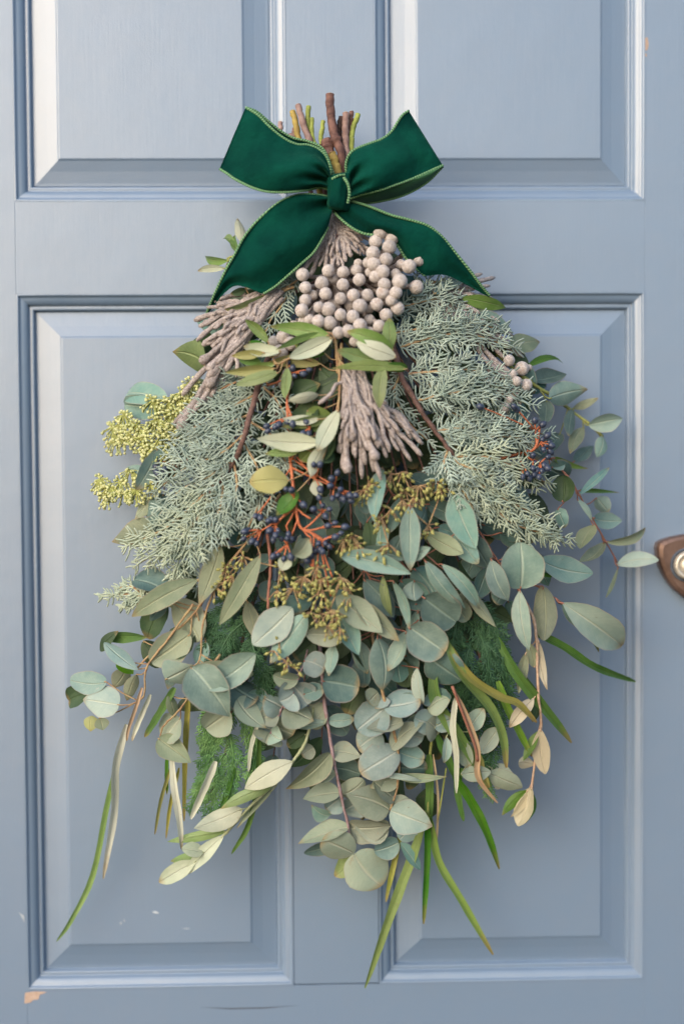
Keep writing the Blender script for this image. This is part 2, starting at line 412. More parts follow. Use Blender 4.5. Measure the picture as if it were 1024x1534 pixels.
# lock plate with its cylinder, at the right edge
lock = link('lock', None, door) if False else None
def extrude_outline(mb, pts2, y0, y1, bev):
    """outline in world x,z; front at y0 with a rounded arris of width bev"""
    n = len(pts2); c = np.mean(np.array(pts2), 0); rings = []
    for s, y in ((1, y1), (1, y0+bev*.9), (1-bev*.35/.03, y0+bev*.3), (1-bev/.03, y0)):
        rings.append([(c[0]+(p[0]-c[0])*s, y, c[1]+(p[1]-c[1])*s) for p in pts2])
    vs_ = sum(rings, []); fs = []
    for j in range(3):
        for k in range(n):
            k2 = (k+1) % n; fs.append((j*n+k, j*n+k2, (j+1)*n+k2, (j+1)*n+k))
    fs.append(tuple(3*n+k for k in range(n)))
    mb.add(vs_, fs)
half = [(1048,799),(1024,801),(1004,805),(992,809),(985,813),(983,820),(984,834),(988,848),(994,862),(1001,873),(1010,884),(1024,895),(1040,903),(1048,905)]
outl = half + [(2*1048-x, y) for x, y in half[-2:0:-1]]
M_bronze, nt, b = newmat('bronze')
tcn = N(nt, 'ShaderNodeTexCoord'); nz = noise(nt, 60, 4, tcn.outputs['Object'])
nt.links.new(mixc(nt, ramp(nt, nz.outputs[0], .35, .65), srgb(128,104,94), srgb(106,84,74)), b.inputs['Base Color'])
b.inputs['Metallic'].default_value = .55; b.inputs['Roughness'].default_value = .38
M_brass, nt, b = newmat('worn_nickel')
tcn = N(nt, 'ShaderNodeTexCoord'); nz = noise(nt, 200, 4, tcn.outputs['Object'])
nt.links.new(mixc(nt, ramp(nt, nz.outputs[0], .35, .65), srgb(212,208,200), srgb(190,180,164)), b.inputs['Base Color'])
b.inputs['Metallic'].default_value = .5; b.inputs['Roughness'].default_value = .4
mb = MB(); extrude_outline(mb, [(P(x, y, .012)[0], P(x, y, .012)[2]) for x, y in outl], -.014, .0, .004)
lockp = build(mb, 'lock_plate', M_bronze, door, smooth=False); lockp['label'] = 'brown bronze lock plate cut off by the right edge'
cc = P(1031, 847, .02)
def disc_lathe(mb, c, prof, n=40):
    vs_ = []; fs = []
    for r, y in prof:
        for k in range(n):
            a = 2*math.pi*k/n; vs_.append((c[0]+r*math.cos(a), y, c[2]+r*math.sin(a)))
    for j in range(len(prof)-1):
        for k in range(n):
            k2 = (k+1) % n; fs.append((j*n+k, j*n+k2, (j+1)*n+k2, (j+1)*n+k))
    fs.append(tuple((len(prof)-1)*n+k for k in range(n)))
    mb.add(vs_, fs)
mb = MB(); disc_lathe(mb, cc, [(.0165,-.012),(.0165,-.0155),(.0150,-.0165),(.0150,-.016)])
build(mb, 'collar', M_dark, lockp)
mb = MB(); disc_lathe(mb, cc, [(.0138,-.012),(.0138,-.0205),(.0132,-.0220),(.0118,-.0226),(.0100,-.0222),(.0090,-.0208),(.0086,-.0204)])
build(mb, 'cylinder_ring', M_brass, lockp)
mb = MB(); disc_lathe(mb, cc, [(.0080,-.020),(.0080,-.0222),(.0074,-.0228)])
build(mb, 'key_plug', M_brass, lockp)
mb = MB(); slab(mb, cc[0]-.0008, cc[0]+.0008, cc[2]-.0042, cc[2]+.0042, -.02295, -.0226, .0001)
build(mb, 'keyhole', M_dark, lockp, smooth=False)

# ------------------------------------------------------------------ leaves
SH = {'l': (.80,.98), 'o': (.75,.78), 'r': (.50,.52), 'h': (.52,1.05), 'b': (.45,.95), 's': (1.15,.45), 'e': (.60,.60)}
def leaf_geo(mb, B, T, w, shape='l', roll=0., bend=0., cup=0., curve=0., rows=11, cols=4, seed=0):
    rg = random.Random(seed)
    L = T-B; ln = np.linalg.norm(L); Lu = L/ln
    cdir = unit(CAM-(B+T)/2)
    Nn = unit(cdir - Lu*np.dot(cdir, Lu)); Nn = rot(Nn, Lu, roll); Wd = np.cross(Lu, Nn)
    a, b = SH[shape]; tm = a/(a+b); mx = tm**a*(1-tm)**b
    hw = w*.5/max(.5, math.cos(roll))
    f1, f2 = rg.uniform(5, 9), rg.uniform(0, 6); tw = rg.uniform(-.25, .25); asym = rg.uniform(-.08, .08)
    vs_ = []; uv = []
    for i in range(rows+1):
        t = (1-math.cos(math.pi*i/rows))/2*.985+.008
        ww = (t**a*(1-t)**b/mx)*hw*(1+.035*math.sin(f1*t*1.7+f2))
        c = B + L*t + Wd*(curve*ln*4*t*(1-t)) + Nn*(bend*ln*4*t*(1-t))
        ang = tw*(t-.5)*2
        Wt = Wd*math.cos(ang)+Nn*math.sin(ang); Nt = np.cross(Wt, Lu)*-1
        for k in range(cols+1):
            u = -1+2*k/cols
            rip = .05*math.sin(f1*t+f2+u*2)*abs(u)
            p = c + Wt*(ww*(u+asym*(1-u*u))) + Nn*(ww*(cup*u*u + rip - .05*(1-abs(u))))
            vs_.append(p); uv.append((.5+u*.5, t))
    fs = []; q = cols+1
    for i in range(rows):
        for k in range(cols):
            fs.append((i*q+k, i*q+k+1, (i+1)*q+k+1, (i+1)*q+k))
    mb.add(vs_, fs, uv)
    return vs_
def facing(mb):
    return
lseed = [100]
def put_leaf(parent, B, T, w, mat, shape, roll=None, bend=None, cup=None, curve=None, name='leaf', label=None):
    lseed[0] += 1; rg = random.Random(lseed[0])
    mb = MB()
    leaf_geo(mb, B, T, w, shape, rg.uniform(-.7, .7) if roll is None else roll,
             rg.uniform(-.12, .16) if bend is None else bend, rg.uniform(-.4, .6) if cup is None else cup,
             rg.uniform(-.045, .045) if curve is None else curve, seed=lseed[0])
    # wind faces so that the leaf's upper side looks out from the door
    p = [np.array(x) for x in mb.v]; f = mb.f[len(mb.f)//2]
    nn = np.cross(p[f[1]]-p[f[0]], p[f[2]]-p[f[0]])
    if nn[1] > 0: mb.f = [x[::-1] for x in mb.f]
    o = build(mb, name, LM[mat], parent, origin=B)
    if label: o['label'] = label
    return o
DEFSH = {'T':'l','D':'e','P':'l','B':'r','K':'h','O':'l','C':'o','W':'o','g':'o','o':'o','v':'b','n':'b','y':'b','R':'b','k':'l'}
def nums(s): return [float(x) for x in s.split()]
def sprig(name, label, cat, group, stem, leaves, smat=M_tan, r=1.6, petiole=True, pmat=None, r1=.8):
    """stem: 'x y o; x y o; ...'; leaves: one per line 'bx by tx ty width mat offset [shape] [roll]'"""
    st = [nums(s) for s in stem.split(';')] if stem else []
    wk = {'K': 1.1, 'B': 1.1}
    base = Q(*st[0]) if st else None
    first = leaves.strip().split('\n')[0].split()
    if base is None: base = Q(float(first[0]), float(first[1]))
    t = thing(name, label, cat, group, base)
    inv = base
    smb = MB(); sp3 = []
    if st:
        sp3 = catmull([Q(*s) for s in st], max(6, len(st)*6))
        sp3 = [p + V(rnd.uniform(-1,1), rnd.uniform(-1,1), rnd.uniform(-1,1))*PX*.5 for p in sp3]
        tube(smb, sp3, lambda q: (r*(1-q)+r1*q)*PX*(1+.12*math.sin(q*40)), 6)
    for ln in leaves.strip().split('\n'):
        q = ln.split()
        if not q: continue
        bx, by, tx, ty, w_ = map(float, q[:5]); m = q[5]; w_ *= wk.get(m, 1.); o = float(q[6]) if len(q) > 6 else 0.
        shp = q[7] if len(q) > 7 else DEFSH[m]
        roll = R_(float(q[8])) if len(q) > 8 else None
        jb = rnd.uniform(-.5, 0.); jt = rnd.uniform(-.2, .6)
        B = Q(bx, by, o+jb); T = Q(tx, ty, o+jt)
        d = np.linalg.norm(T-B)
        lf = put_leaf(None, B, T, w_*PX, m, shp, roll=roll); lf.parent = t; lf.location = tuple(B-base)
        if petiole and sp3:
            ds = [np.linalg.norm((p-B)*V(1,.5,1)) for p in sp3]; k = int(np.argmin(ds)); ds_ = ds[k]
            k = max(0, k-2)
            if ds_ < 70*PX:
                mid = (sp3[k]+B)/2 + V(0, .002, -.002)
                tube(smb, catmull([sp3[k], mid, B, B+(T-B)*.06], 6), lambda q: .95*PX, 5)
    if smb.n:
        build(smb, 'stem', smat, t, origin=None).location = tuple(-base)
    return t
GE = 'eucalyptus sprigs in the hanging swag'
GO = 'olive sprigs in the hanging swag'
E = lambda label, stem, leaves, **k: sprig('eucalyptus_sprig', label, 'eucalyptus', GE, stem, leaves, **k)

E('round-leaved silver eucalyptus stem that hangs lowest, ending in a broad blotched leaf',
 '470 900 -3; 480 980 -1.5; 486 1053 0; 497 1122 .3; 510 1188 .3; 520 1232 .3; 528 1276 .4', '''
531 1278 572 1327 62 K .9 r 8
530 1279 482 1258 40 K 1.0 r
522 1239 446 1264 26 K .3 h
520 1240 586 1236 34 K .1 h
508 1188 453 1197 29 K .3 h
510 1190 545 1168 26 K -.2 r
509 1196 488 1213 26 B -.2 r
495 1128 427 1182 30 O .6 h
497 1125 541 1134 28 K .2 h
502 1158 466 1167 22 K -.1 r
490 1082 433 1088 15 T .6 l
490 1080 530 1077 20 T .3 e
494 1222 466 1205 22 T -.3 h
522 1262 455 1278 20 D -.8 e
526 1275 500 1312 30 g -.7 e
487 1055 464 1090 30 K -.6 r
488 1060 520 1100 34 D -.8 r
500 1150 540 1160 34 D -.6 r
515 1215 545 1200 30 B -.4 r
470 1120 452 1132 22 K -.5 r''', smat=M_lil, r=3.2, r1=1.8, petiole=False)
E('round-leaved eucalyptus on a tan twig, just right of the lowest-hanging stem',
 '555 900 -3; 561 985 -1; 572 1035 .4; 590 1097 .8; 597 1137 .9; 595 1177 .9; 584 1214 .9', '''
574 1058 630 1048 36 B .9 r
578 1060 535 1094 46 B .9 r 5
566 1037 551 1052 24 K .6 r
566 1040 562 1062 30 B .2 r
603 1080 548 1091 22 K 1.4 h
592 1093 634 1106 34 B .5 r
585 1120 635 1082 26 K 1.3 h
596 1124 539 1158 46 B 1.0 r 5
572 1100 536 1122 40 B .3 r
597 1126 635 1138 32 T .5 r
566 1161 632 1171 9 P 1.6 l
596 1164 670 1163 14 O 1.2 h
595 1166 553 1180 28 K .6 h
583 1214 518 1190 46 K 1.3 h 5
584 1214 648 1238 50 P 1.7 h 5
586 1216 615 1200 34 K .9 r
583 1240 524 1232 32 K .5 h
597 1262 560 1275 32 T .8 r
599 1262 630 1304 19 T 1.0 l
598 1258 620 1240 28 B .6 r
605 1085 622 1070 34 D -.2 r
560 1140 535 1135 40 D -.5 r
600 1150 640 1150 34 D -.5 r
565 1185 540 1215 40 D -.4 r
590 1195 560 1170 34 K .2 r''', smat=M_tan, r=2.6, r1=1.4, petiole=False)
E('small rounded grey eucalyptus leaves left of the large dark round leaf, low down',
 '462 960 -1; 455 995 .2; 436 1028 .5; 422 1060 .6; 404 1100 .5', '''
447 1018 409 1011 22 K .9 r
438 1026 461 1056 44 B .6 r
440 1038 418 1050 40 B .9 r
425 1060 470 1080 40 K .6 h
424 1060 395 1045 38 B .7 r
418 1072 386 1078 34 K .8 h
412 1085 440 1100 40 K .7 r
408 1094 380 1080 30 B .5 r
405 1098 398 1114 42 K 1. r
406 1098 424 1108 30 P 1.2 h
400 1060 372 1065 30 T -.2 e''', smat=M_lil, r=1.5)
E('paired oval leaves on a yellow-green stem sticking out below the right edge grey berries',
 '700 500 -4; 745 532 -2; 782 564 .3; 824 592 .6; 850 611 .6; 880 634 .6; 902 654 .6', '''
822 597 880 583 36 T 1.2 l
880 637 932 627 28 T 1.2 l
857 612 896 596 13 O .6 l
858 612 851 654 18 D .9 l
874 640 853 680 20 O .7 l
902 653 893 685 20 T .9 l
818 600 816 634 24 D .2 e
793 570 848 560 24 D .7 l
790 549 843 545 9 n .2 b
765 520 808 512 30 O 0 h
770 525 790 560 26 k -.3 l
770 545 800 590 34 D -.3 l
780 600 760 640 30 D -.6 l
790 590 812 560 26 D -.8 l
838 650 800 690 28 D -1.2 e''', smat=M_yg, r=3., r1=2.)
E('thin red-stemmed eucalyptus sprig reaching furthest right, its last pale leaf touching the lock plate',
 '760 650 -3; 815 680 -1; 848 712 .2; 865 738 .4; 880 765 .5; 903 806 .6; 925 844 .7', '''
842 752 843 712 34 k 1.2 r
866 742 912 700 13 T 1.0 l
892 746 910 768 24 T 1.2 r
888 776 931 780 26 T 1.2 o
864 748 886 780 9 P 1.0 l
888 786 868 822 24 O .5 o
907 812 966 790 14 O 1.1 o
905 812 866 842 18 O .8 l
923 846 986 839 24 P 1.5 o
925 850 906 896 6 O .8 l
866 735 928 738 7 n .2 b
852 712 820 700 34 D -.3 e
828 686 881 702 10 v .9 b
835 762 846 790 20 T -.4 r
858 692 888 668 20 D -.6 l
826 700 845 690 22 T -.2 l''', smat=M_red, r=1.7, r1=1.1)
E('pale folded eucalyptus leaf pair on a pink stalk at the lower right of the swag',
 '730 830 -2; 770 858 -.3; 800 876 .3; 842 903 .8', '''
842 903 931 968 50 P 1.6 o 2
841 904 884 948 22 D .9 l
843 906 896 978 20 g -.2 l''', smat=M_red, r=1.6)
E('broad round and oval eucalyptus leaves beneath the right juniper tips, the roundest nearly circular',
 '690 760 -2; 720 800 -.6; 745 840 0; 775 880 0', '''
779 882 779 812 62 T 1.5 r 4
808 838 888 859 38 T 1.2 o
735 838 761 900 30 T 1.1 l
722 786 782 814 32 D .6 l
748 798 800 812 34 D .3 l
778 884 792 975 26 P 1.6 l
812 878 814 960 34 O .9 e
745 780 700 770 30 D -.2 e
790 905 766 930 24 O .4 l
730 850 712 900 28 D .3 l
760 880 742 905 24 D .3 e
700 800 730 850 34 D .2 e
798 790 838 800 28 k 0 e
800 810 795 780 26 T -.2 e''', smat=M_red, r=1.8)
E('front sprig of slender grey-green eucalyptus leaves with pale midribs below the fuzzy hanging stalks',
 '560 700 -2; 600 760 -.5; 625 815 .3; 660 850 .5; 700 880 .3', '''
614 757 614 856 29 T 2.2 l 0
637 799 694 829 27 O 1.8 o 5
677 738 713 823 40 T 1.7 l 5
508 832 616 860 30 T 2.1 l 6
536 824 612 838 22 T 1.5 l
612 838 645 820 18 T 1.6 l
636 840 697 912 23 T 2.0 l
661 845 718 914 20 T 1.8 l
695 872 743 940 17 O 1.5 l
680 800 716 845 28 T 1.2 o
638 760 612 800 34 D .5 e
573 700 560 782 24 T 1.2 l
565 775 566 832 22 T .8 e
640 755 690 778 28 D .3 e
600 745 582 800 22 D .4 l
560 752 535 752 30 D -.2 r
603 800 588 850 26 D .4 l
550 780 552 830 20 k .2 l
655 790 690 800 20 D .2 e''', smat=M_red, r=1.6)
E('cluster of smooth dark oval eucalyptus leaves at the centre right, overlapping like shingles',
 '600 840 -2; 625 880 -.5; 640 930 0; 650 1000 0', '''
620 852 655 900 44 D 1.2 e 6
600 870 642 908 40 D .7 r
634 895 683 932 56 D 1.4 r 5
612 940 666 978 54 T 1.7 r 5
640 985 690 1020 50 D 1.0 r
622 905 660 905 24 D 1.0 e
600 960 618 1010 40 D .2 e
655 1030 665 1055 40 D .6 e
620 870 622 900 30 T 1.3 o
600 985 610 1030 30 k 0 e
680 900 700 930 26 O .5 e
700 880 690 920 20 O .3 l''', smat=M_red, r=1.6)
E('narrow eucalyptus leaves drooping down the middle of the swag above the round silver ones',
 '530 830 -2; 560 880 -.5; 570 960 -.3; 575 1030 -.4', '''
545 868 590 925 34 D .8 l
573 862 587 924 13 g 1.3 l
588 870 612 944 14 T 1.5 l
565 955 572 1035 38 T 1.0 l
608 946 580 1006 24 T 1.5 l
538 960 550 1010 26 D .2 l
508 922 537 982 30 T 1.3 l
500 965 492 1013 19 T 1.1 l
625 1000 633 1055 17 P 1.2 o
596 990 600 1022 30 D .6 e
540 985 545 1030 26 D 0 e
625 915 612 980 18 T .8 l
523 880 500 930 26 D 0 l''', smat=M_red, r=1.6)
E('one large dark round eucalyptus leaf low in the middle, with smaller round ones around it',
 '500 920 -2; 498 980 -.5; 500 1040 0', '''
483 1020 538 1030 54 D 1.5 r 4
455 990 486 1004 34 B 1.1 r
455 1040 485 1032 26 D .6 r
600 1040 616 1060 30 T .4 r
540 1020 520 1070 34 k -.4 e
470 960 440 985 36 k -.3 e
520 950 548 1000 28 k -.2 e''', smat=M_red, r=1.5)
E('reddish eucalyptus sprig at the front with pale oval leaves round the yellow seeds',
 '400 800 0; 405 840 .8; 403 875 1.2; 401 912 1.4', '''
438 910 378 966 46 P 2.2 o 5
459 920 404 994 36 T 2.3 l 5
457 950 523 955 28 K 1.9 l
503 893 573 948 36 K 2.6 l 5
530 898 598 961 28 O 2.1 l 5
440 890 448 920 40 D .5 r
412 870 395 900 34 D .4 e
440 832 462 806 22 K 2.8 e
432 835 420 855 20 W 2.0 l
480 985 465 1010 24 D .3 e''', smat=M_red, r=2.4, r1=1.8, petiole=False)
E('long narrow grey-green leaves sweeping down left below the left juniper tips',
 '420 740 -1; 380 800 0; 330 860 .4; 290 920 .6; 240 965 .6; 206 1000 .6', '''
297 868 197 924 32 O 1.6 l 5
330 817 298 906 30 O 1.7 l 5
390 832 328 937 28 O 1.8 l 5
200 868 254 888 36 D .5 e
262 900 300 960 44 O .3 r
285 950 226 992 46 O 1.1 r
290 940 255 985 40 k 0 e
250 900 225 930 20 D .4 l
200 890 245 912 26 D 0 l
375 860 350 900 20 O .8 l
308 960 296 1000 22 T .5 l''', smat=M_tan, r=2.2, r1=1.4)
E('loose leaves on curling tan stalks at lower left, the largest a blue-green shield',
 '330 860 .6; 305 930 1.0; 300 985 1.1; 288 1000 1.2', '''
286 1000 344 1074 60 T 2.0 h 6
248 1018 290 996 40 P 1.6 h
383 979 302 1033 42 T 2.3 l 5
345 1066 308 1092 40 K 1.2 r
356 1046 399 1091 30 K 1.8 h
290 1010 340 990 30 O .8 l
345 1000 380 1010 30 O .8 l
340 1020 385 1050 44 D .5 e
370 1040 400 1060 34 D .3 e
264 1060 330 1035 30 k -.3 e
330 1035 360 1060 40 D .3 e
370 900 385 960 22 O .8 l''', smat=M_tan, r=1.8)
E('far-left eucalyptus tip with a pale pointed leaf in front of rounded green ones',
 '290 905 1; 250 960 1.1; 220 1000 1.1; 216 1040 1.2; 205 1052 1.2', '''
179 1056 124 1048 46 P 2.0 h 5
160 1022 105 1018 34 T 1.4 r
134 1040 103 1050 32 k .8 r
138 1072 136 1096 22 o .6 l
150 1075 155 1094 22 O .7 l
156 962 207 1004 23 T 1.4 l
151 958 222 955 16 n .5 l
150 975 178 945 16 k .4 l
176 985 200 1010 24 n .6 l
190 1000 170 1030 26 O .6 l
205 1010 190 1050 20 O .6 l
215 960 240 1000 30 k .2 e''', smat=M_tan, r=1.8, r1=1.1)
E('olive leaf over a pale round one, hanging from a hooked stalk at lower left',
 '330 980 .8; 300 1020 1; 270 1062 1.2; 245 1088 1.3; 240 1104 1.3', '''
237 1106 287 1143 36 O 1.9 h 5
270 1076 245 1108 34 K 1.3 r
252 1040 262 1075 16 O .9 l
300 1020 318 1010 20 g .5 l''', smat=M_tan, r=1.7, r1=1.2)
E('broad dusky leaves behind the yellow flowers at the upper left edge of the swag',
 '400 560 -3; 330 600 -1.5; 280 650 -.6; 240 700 0', '''
237 672 204 734 28 T 1.3 o
252 668 222 722 24 D .8 l
186 606 256 616 36 T .1 h
190 590 250 596 34 T -.4 r
308 548 258 527 42 g .3 h
228 788 167 812 42 O .3 h
225 745 202 778 18 O .3 l
245 740 225 785 34 D .0 e
236 725 190 700 20 T -.1 l
250 780 230 800 36 D -.2 e
330 460 326 505 30 T -.4 e''', smat=M_tan, r=1.8)
E('pale blotched leaves at the lower right behind the lime-green straps',
 '640 1000 -1; 665 1060 0; 690 1100 0; 720 1140 .1', '''
640 1062 676 1044 26 K 1.0 h
655 1085 620 1075 34 B .8 r
650 1090 676 1078 26 B .9 r
668 1104 664 1143 14 P 1.0 o
701 1096 724 1061 26 P .7 o
718 1128 746 1090 26 P .8 o
690 1160 735 1156 24 P .9 o
729 1158 782 1180 26 K .9 o
690 1105 702 1150 22 K .6 o
735 1150 770 1162 24 W .3 l
742 1172 748 1182 14 C .6 l
655 1100 640 1080 34 K .6 r
700 1135 690 1110 24 B .2 r''', smat=M_ygrn, r=1.6)

O_ = lambda label, stem, leaves, **k: sprig('olive_sprig', label, 'olive sprig', GO, stem, leaves, **dict(dict(smat=M_tan, r=2.2, r1=1.4), **k))
O_('olive sprig in front of the centre berries, its right-hand rosette holding one pale underside leaf',
 '500 500 2; 512 545 1.6; 545 540 1.9; 588 536 2.3', '''
593 535 533 513 24 W 3.4 o 4
589 524 519 496 21 g 3.1 o 5
585 524 583 476 19 g 3.0 o 4
574 546 504 524 20 g 3.1 o 5
610 553 497 552 15 g 3.2 l 5
574 549 568 612 20 g 3.3 o 4
610 552 580 545 14 n 2.8 o''')
O_('olive twig fanning left from below the pale berries, three long leaves in front',
 '506 560 1; 503 520 1.8; 496 500 2.2; 470 498 2.2', '''
494 503 403 489 20 g 3.3 l 5
498 506 433 536 23 W 3.4 o 5
482 499 412 525 10 g 3.0 l
487 530 440 515 14 n 1.6 l
480 545 400 543 18 o 1.9 l
478 552 520 600 34 k 1.0 l
460 590 520 560 40 k .8 l
440 600 480 575 32 k .9 l''')
O_('olive twig left of the dark berries with small yellowish leaves crowded at its node',
 '470 540 1.2; 440 535 2; 415 545 2.3; 408 530 2.4', '''
402 513 367 479 14 g 3.0 o
421 526 364 519 19 W 3.1 o
395 528 346 533 13 o 2.8 l
412 552 337 558 15 o 2.9 l
417 558 353 577 17 g 3.1 o
412 545 365 558 14 g 2.6 o
392 545 358 540 14 n 2.3 o
430 550 426 597 14 g 2.2 o
400 520 372 512 14 n 2.2 o''')
O_('olive sprig down the centre left, pale undersides hanging beside the fuzzy stalks',
 '511 515 1.4; 508 560 1.6; 506 610 1.9; 489 668 2; 478 700 1.8', '''
507 614 475 676 24 W 3.2 o 5
488 666 465 716 20 W 2.6 l
479 663 384 657 26 W 3.2 l 5
455 672 396 680 15 g 2.6 l
478 592 431 600 15 W 2.5 l
478 628 422 627 14 W 2.4 l
497 626 420 640 16 g 1.9 l
432 720 373 722 38 o 2.4 o 5
446 735 414 772 22 n 2.3 l
470 720 480 745 18 W 1.8 l
450 690 470 670 20 g 1.8 l
470 600 450 650 34 k 1.0 e
460 615 500 640 34 g .9 e
440 650 500 690 30 k 1.0 e
480 690 500 655 34 k 1.4 e''')
O_('tip of an olive sprig poking out left of the bow, above the left ribbon tail',
 '400 430 -1; 375 400 -.6; 350 385 -.5; 340 388 -.4', '''
361 362 356 327 16 W .6 o
355 374 335 358 10 g .5 o
342 390 308 385 13 g .6 o
337 402 296 406 11 W .8 o
358 380 352 352 10 n 0 o''', smat=M_yg)
O_('green olive leaves sticking out under the left ribbon tail',
 '440 430 0; 410 440 .2; 370 448 .2', '''
395 442 335 463 17 g 1.0 l
368 432 345 440 11 k .9 o
345 470 322 490 14 g -.3 l''')
O_('olive leaves poking out to the right from under the right ribbon tail',
 '640 420 -1; 680 430 0; 700 445 .2', '''
690 446 757 461 20 g 1.0 l
650 440 702 414 16 T 1.2 o
700 480 768 500 28 T .2 l
700 465 740 480 18 O .3 l''')
O_('arching olive branch at the bottom left, pale silvery undersides turned out',
 '470 1060 -1; 458 1110 .4; 439 1140 1; 410 1175 1.3; 372 1211 1.5; 340 1246 1.5; 298 1281 1.5; 277 1298 1.4', '''
438 1141 366 1182 34 W 2.0 l 5
411 1176 330 1212 18 g 1.7 l
363 1212 290 1241 32 W 2.2 l 5
340 1245 250 1261 15 g 1.6 l
335 1252 277 1312 22 W 2.1 l
305 1277 272 1271 22 W 2.2 o
294 1290 238 1322 26 W 2.3 o 5
409 1182 354 1242 10 O 1.5 l
300 1284 255 1290 16 g 1.7 l
458 1100 430 1118 22 k 0 e''', smat=M_ygrn, r=2.6, r1=1.8)
O_('dry cream-coloured olive sprig hanging at the lower right',
 '785 900 -.6; 798 925 .2; 803 957 .7; 805 1032 .8; 810 1085 .8; 801 1137 .8; 796 1182 .8', '''
806 960 819 1034 14 C 1.4 l
799 1046 762 1090 20 C 1.2 o
809 1092 816 1160 26 C 1.6 o
800 1146 776 1143 18 C 1.2 o
796 1180 775 1238 28 C 1.7 o
790 1184 751 1222 16 n 1.0 l
792 1184 764 1224 11 C 1.2 l
797 1188 786 1234 14 n .7 l
806 1095 783 1140 14 n .8 l
804 1050 797 1082 16 k .6 l
787 978 776 1040 16 O .3 l
800 1000 790 960 18 O .2 l''', smat=plain('olive_twig_dry', srgb(196,170,146), srgb(170,140,120)), r=2.4, r1=1.8)

# long strap leaves, given as paths
def strap(mb, pts, w, rg):
    pp = catmull([Q(*p) for p in pts], 18); n = len(pp); vs_ = []; uv = []
    ph = rg.uniform(0, 6)
    for i, p in enumerate(pp):
        t = i/(n-1); tg = unit(pp[min(i+1, n-1)]-pp[max(i-1, 0)])
        cd = unit(CAM-p); nn = unit(cd-tg*np.dot(cd, tg)); nn = rot(nn, tg, .5*math.sin(t*3+ph)); wd = np.cross(tg, nn)
        ww = w*.5*PX*((t+.02)**.3)*((1.005-t)**.42)*1.55*(1+.05*math.sin(t*23+ph))
        for k in range(5):
            u = -1+k/2
            vs_.append(p+wd*ww*u+nn*ww*.6*abs(u)); uv.append((.5+u/2, t))
    fs = [(i*5+k, i*5+k+1, i*5+k+6, i*5+k+5) for i in range(n-1) for k in range(4)]
    mb.add(vs_, fs, uv)
GS = 'clumps of long strap leaves in the swag'
def straps(label, rows, stem=None, smat=M_yg):
    rows = [r_.split('|') for r_ in rows.strip().split('\n')]
    b0 = Q(*nums(rows[0][2].split(';')[0])); t = thing('strap_leaf_clump', label, 'strap leaves', GS, b0)
    for i, (m, w_, p) in enumerate(rows):
        mb = MB(); strap(mb, [nums(x) for x in p.split(';')], float(w_), random.Random(i*7+3))
        pr = [np.array(x) for x in mb.v]; f = mb.f[20]
        if np.cross(pr[f[1]]-pr[f[0]], pr[f[2]]-pr[f[0]])[1] > 0: mb.f = [x[::-1] for x in mb.f]
        build(mb, 'leaf', LM[m.strip()], t).location = tuple(-b0)
    if stem:
        mb = MB(); tube(mb, catmull([Q(*nums(x)) for x in stem.split(';')], 14), lambda q: 2.2*PX, 6)
        build(mb, 'stem', smat, t).location = tuple(-b0)
straps('green strap leaves splayed at the very bottom, the longest crossing the muntin edge',
'''v|15|640 1215 .4; 622 1275 .8; 600 1330 1.2; 577 1390 1.2; 546 1480 1
v|13|642 1220 .4; 655 1290 .6; 690 1350 .8; 738 1430 .8
n|11|640 1230 .6; 638 1290 .8; 634 1384 .8
y|9|600 1240 0; 590 1290 .2; 578 1351 .3
n|14|642 1130 -.4; 645 1190 .2; 640 1262 .5
R|4|648 1130 0; 655 1200 .2; 652 1290 .5''', '640 1000 -2; 650 1060 -1; 642 1150 -.4; 640 1240 .5', M_yg)
straps('broad lime strap leaf with a wavy one curling down beside red-edged curled leaves',
'''v|19|650 1000 0; 655 1050 .6; 690 1110 .8; 735 1179 1
v|15|664 955 1.6; 690 1010 1.9; 733 1062 2; 752 1105 2; 758 1150 1.9
y|13|667 960 1.5; 700 1012 2.0; 745 1044 2.1; 775 1055 2.0; 803 1082 1.9
R|9|677 1032 1.6; 700 1080 1.8; 714 1125 1.8; 716 1165 1.6; 745 1203 1.6
w|10|682 1045 1.4; 679 1090 1.6; 684 1130 1.6; 683 1188 1.4
y|11|716 1130 1.2; 722 1160 1.2; 732 1180 1.2
n|14|680 1160 0; 700 1190 .3; 725 1240 .4; 747 1302 .5
n|12|690 1150 -.4; 686 1180 -.2; 694 1230 0
n|13|655 1100 0; 668 1130 .2; 680 1165 .3
y|2.5|668 1150 .4; 662 1190 .5; 655 1232 .6''', '677 1028 1.8; 693 1070 1.9; 710 1115 1.9; 715 1140 1.8', M_red)
straps('dark green strap leaves shooting out right below the pale folded leaf',
'''n|16|745 955 -.4; 775 1010 .4; 815 1062 .6; 855 1113 .7
n|13|800 948 0; 840 968 .4; 890 1000 .5; 951 1021 .5
v|13|745 1020 0; 757 1058 .6; 775 1095 .7; 796 1133 .7
n|12|770 1000 -.3; 800 1040 .1; 840 1090 .2
n|7|795 870 .2; 812 860 .3; 826 864 .3''')
straps('long white-backed and green blades dangling at the far left bottom',
'''v|9|190 1085 .4; 163 1200 1; 140 1310 1.2; 108 1376 1; 85 1410 .8
w|13|190 1085 1; 172 1150 1.3; 170 1220 1.4; 155 1316 1.4
R|6|213 1030 1.3; 203 1060 1.3; 192 1092 1.2; 190 1110 1.2
w|8|225 1040 1.1; 210 1075 1.2; 198 1110 1.2
n|12|262 1030 .6; 240 1070 .9; 217 1104 1''')
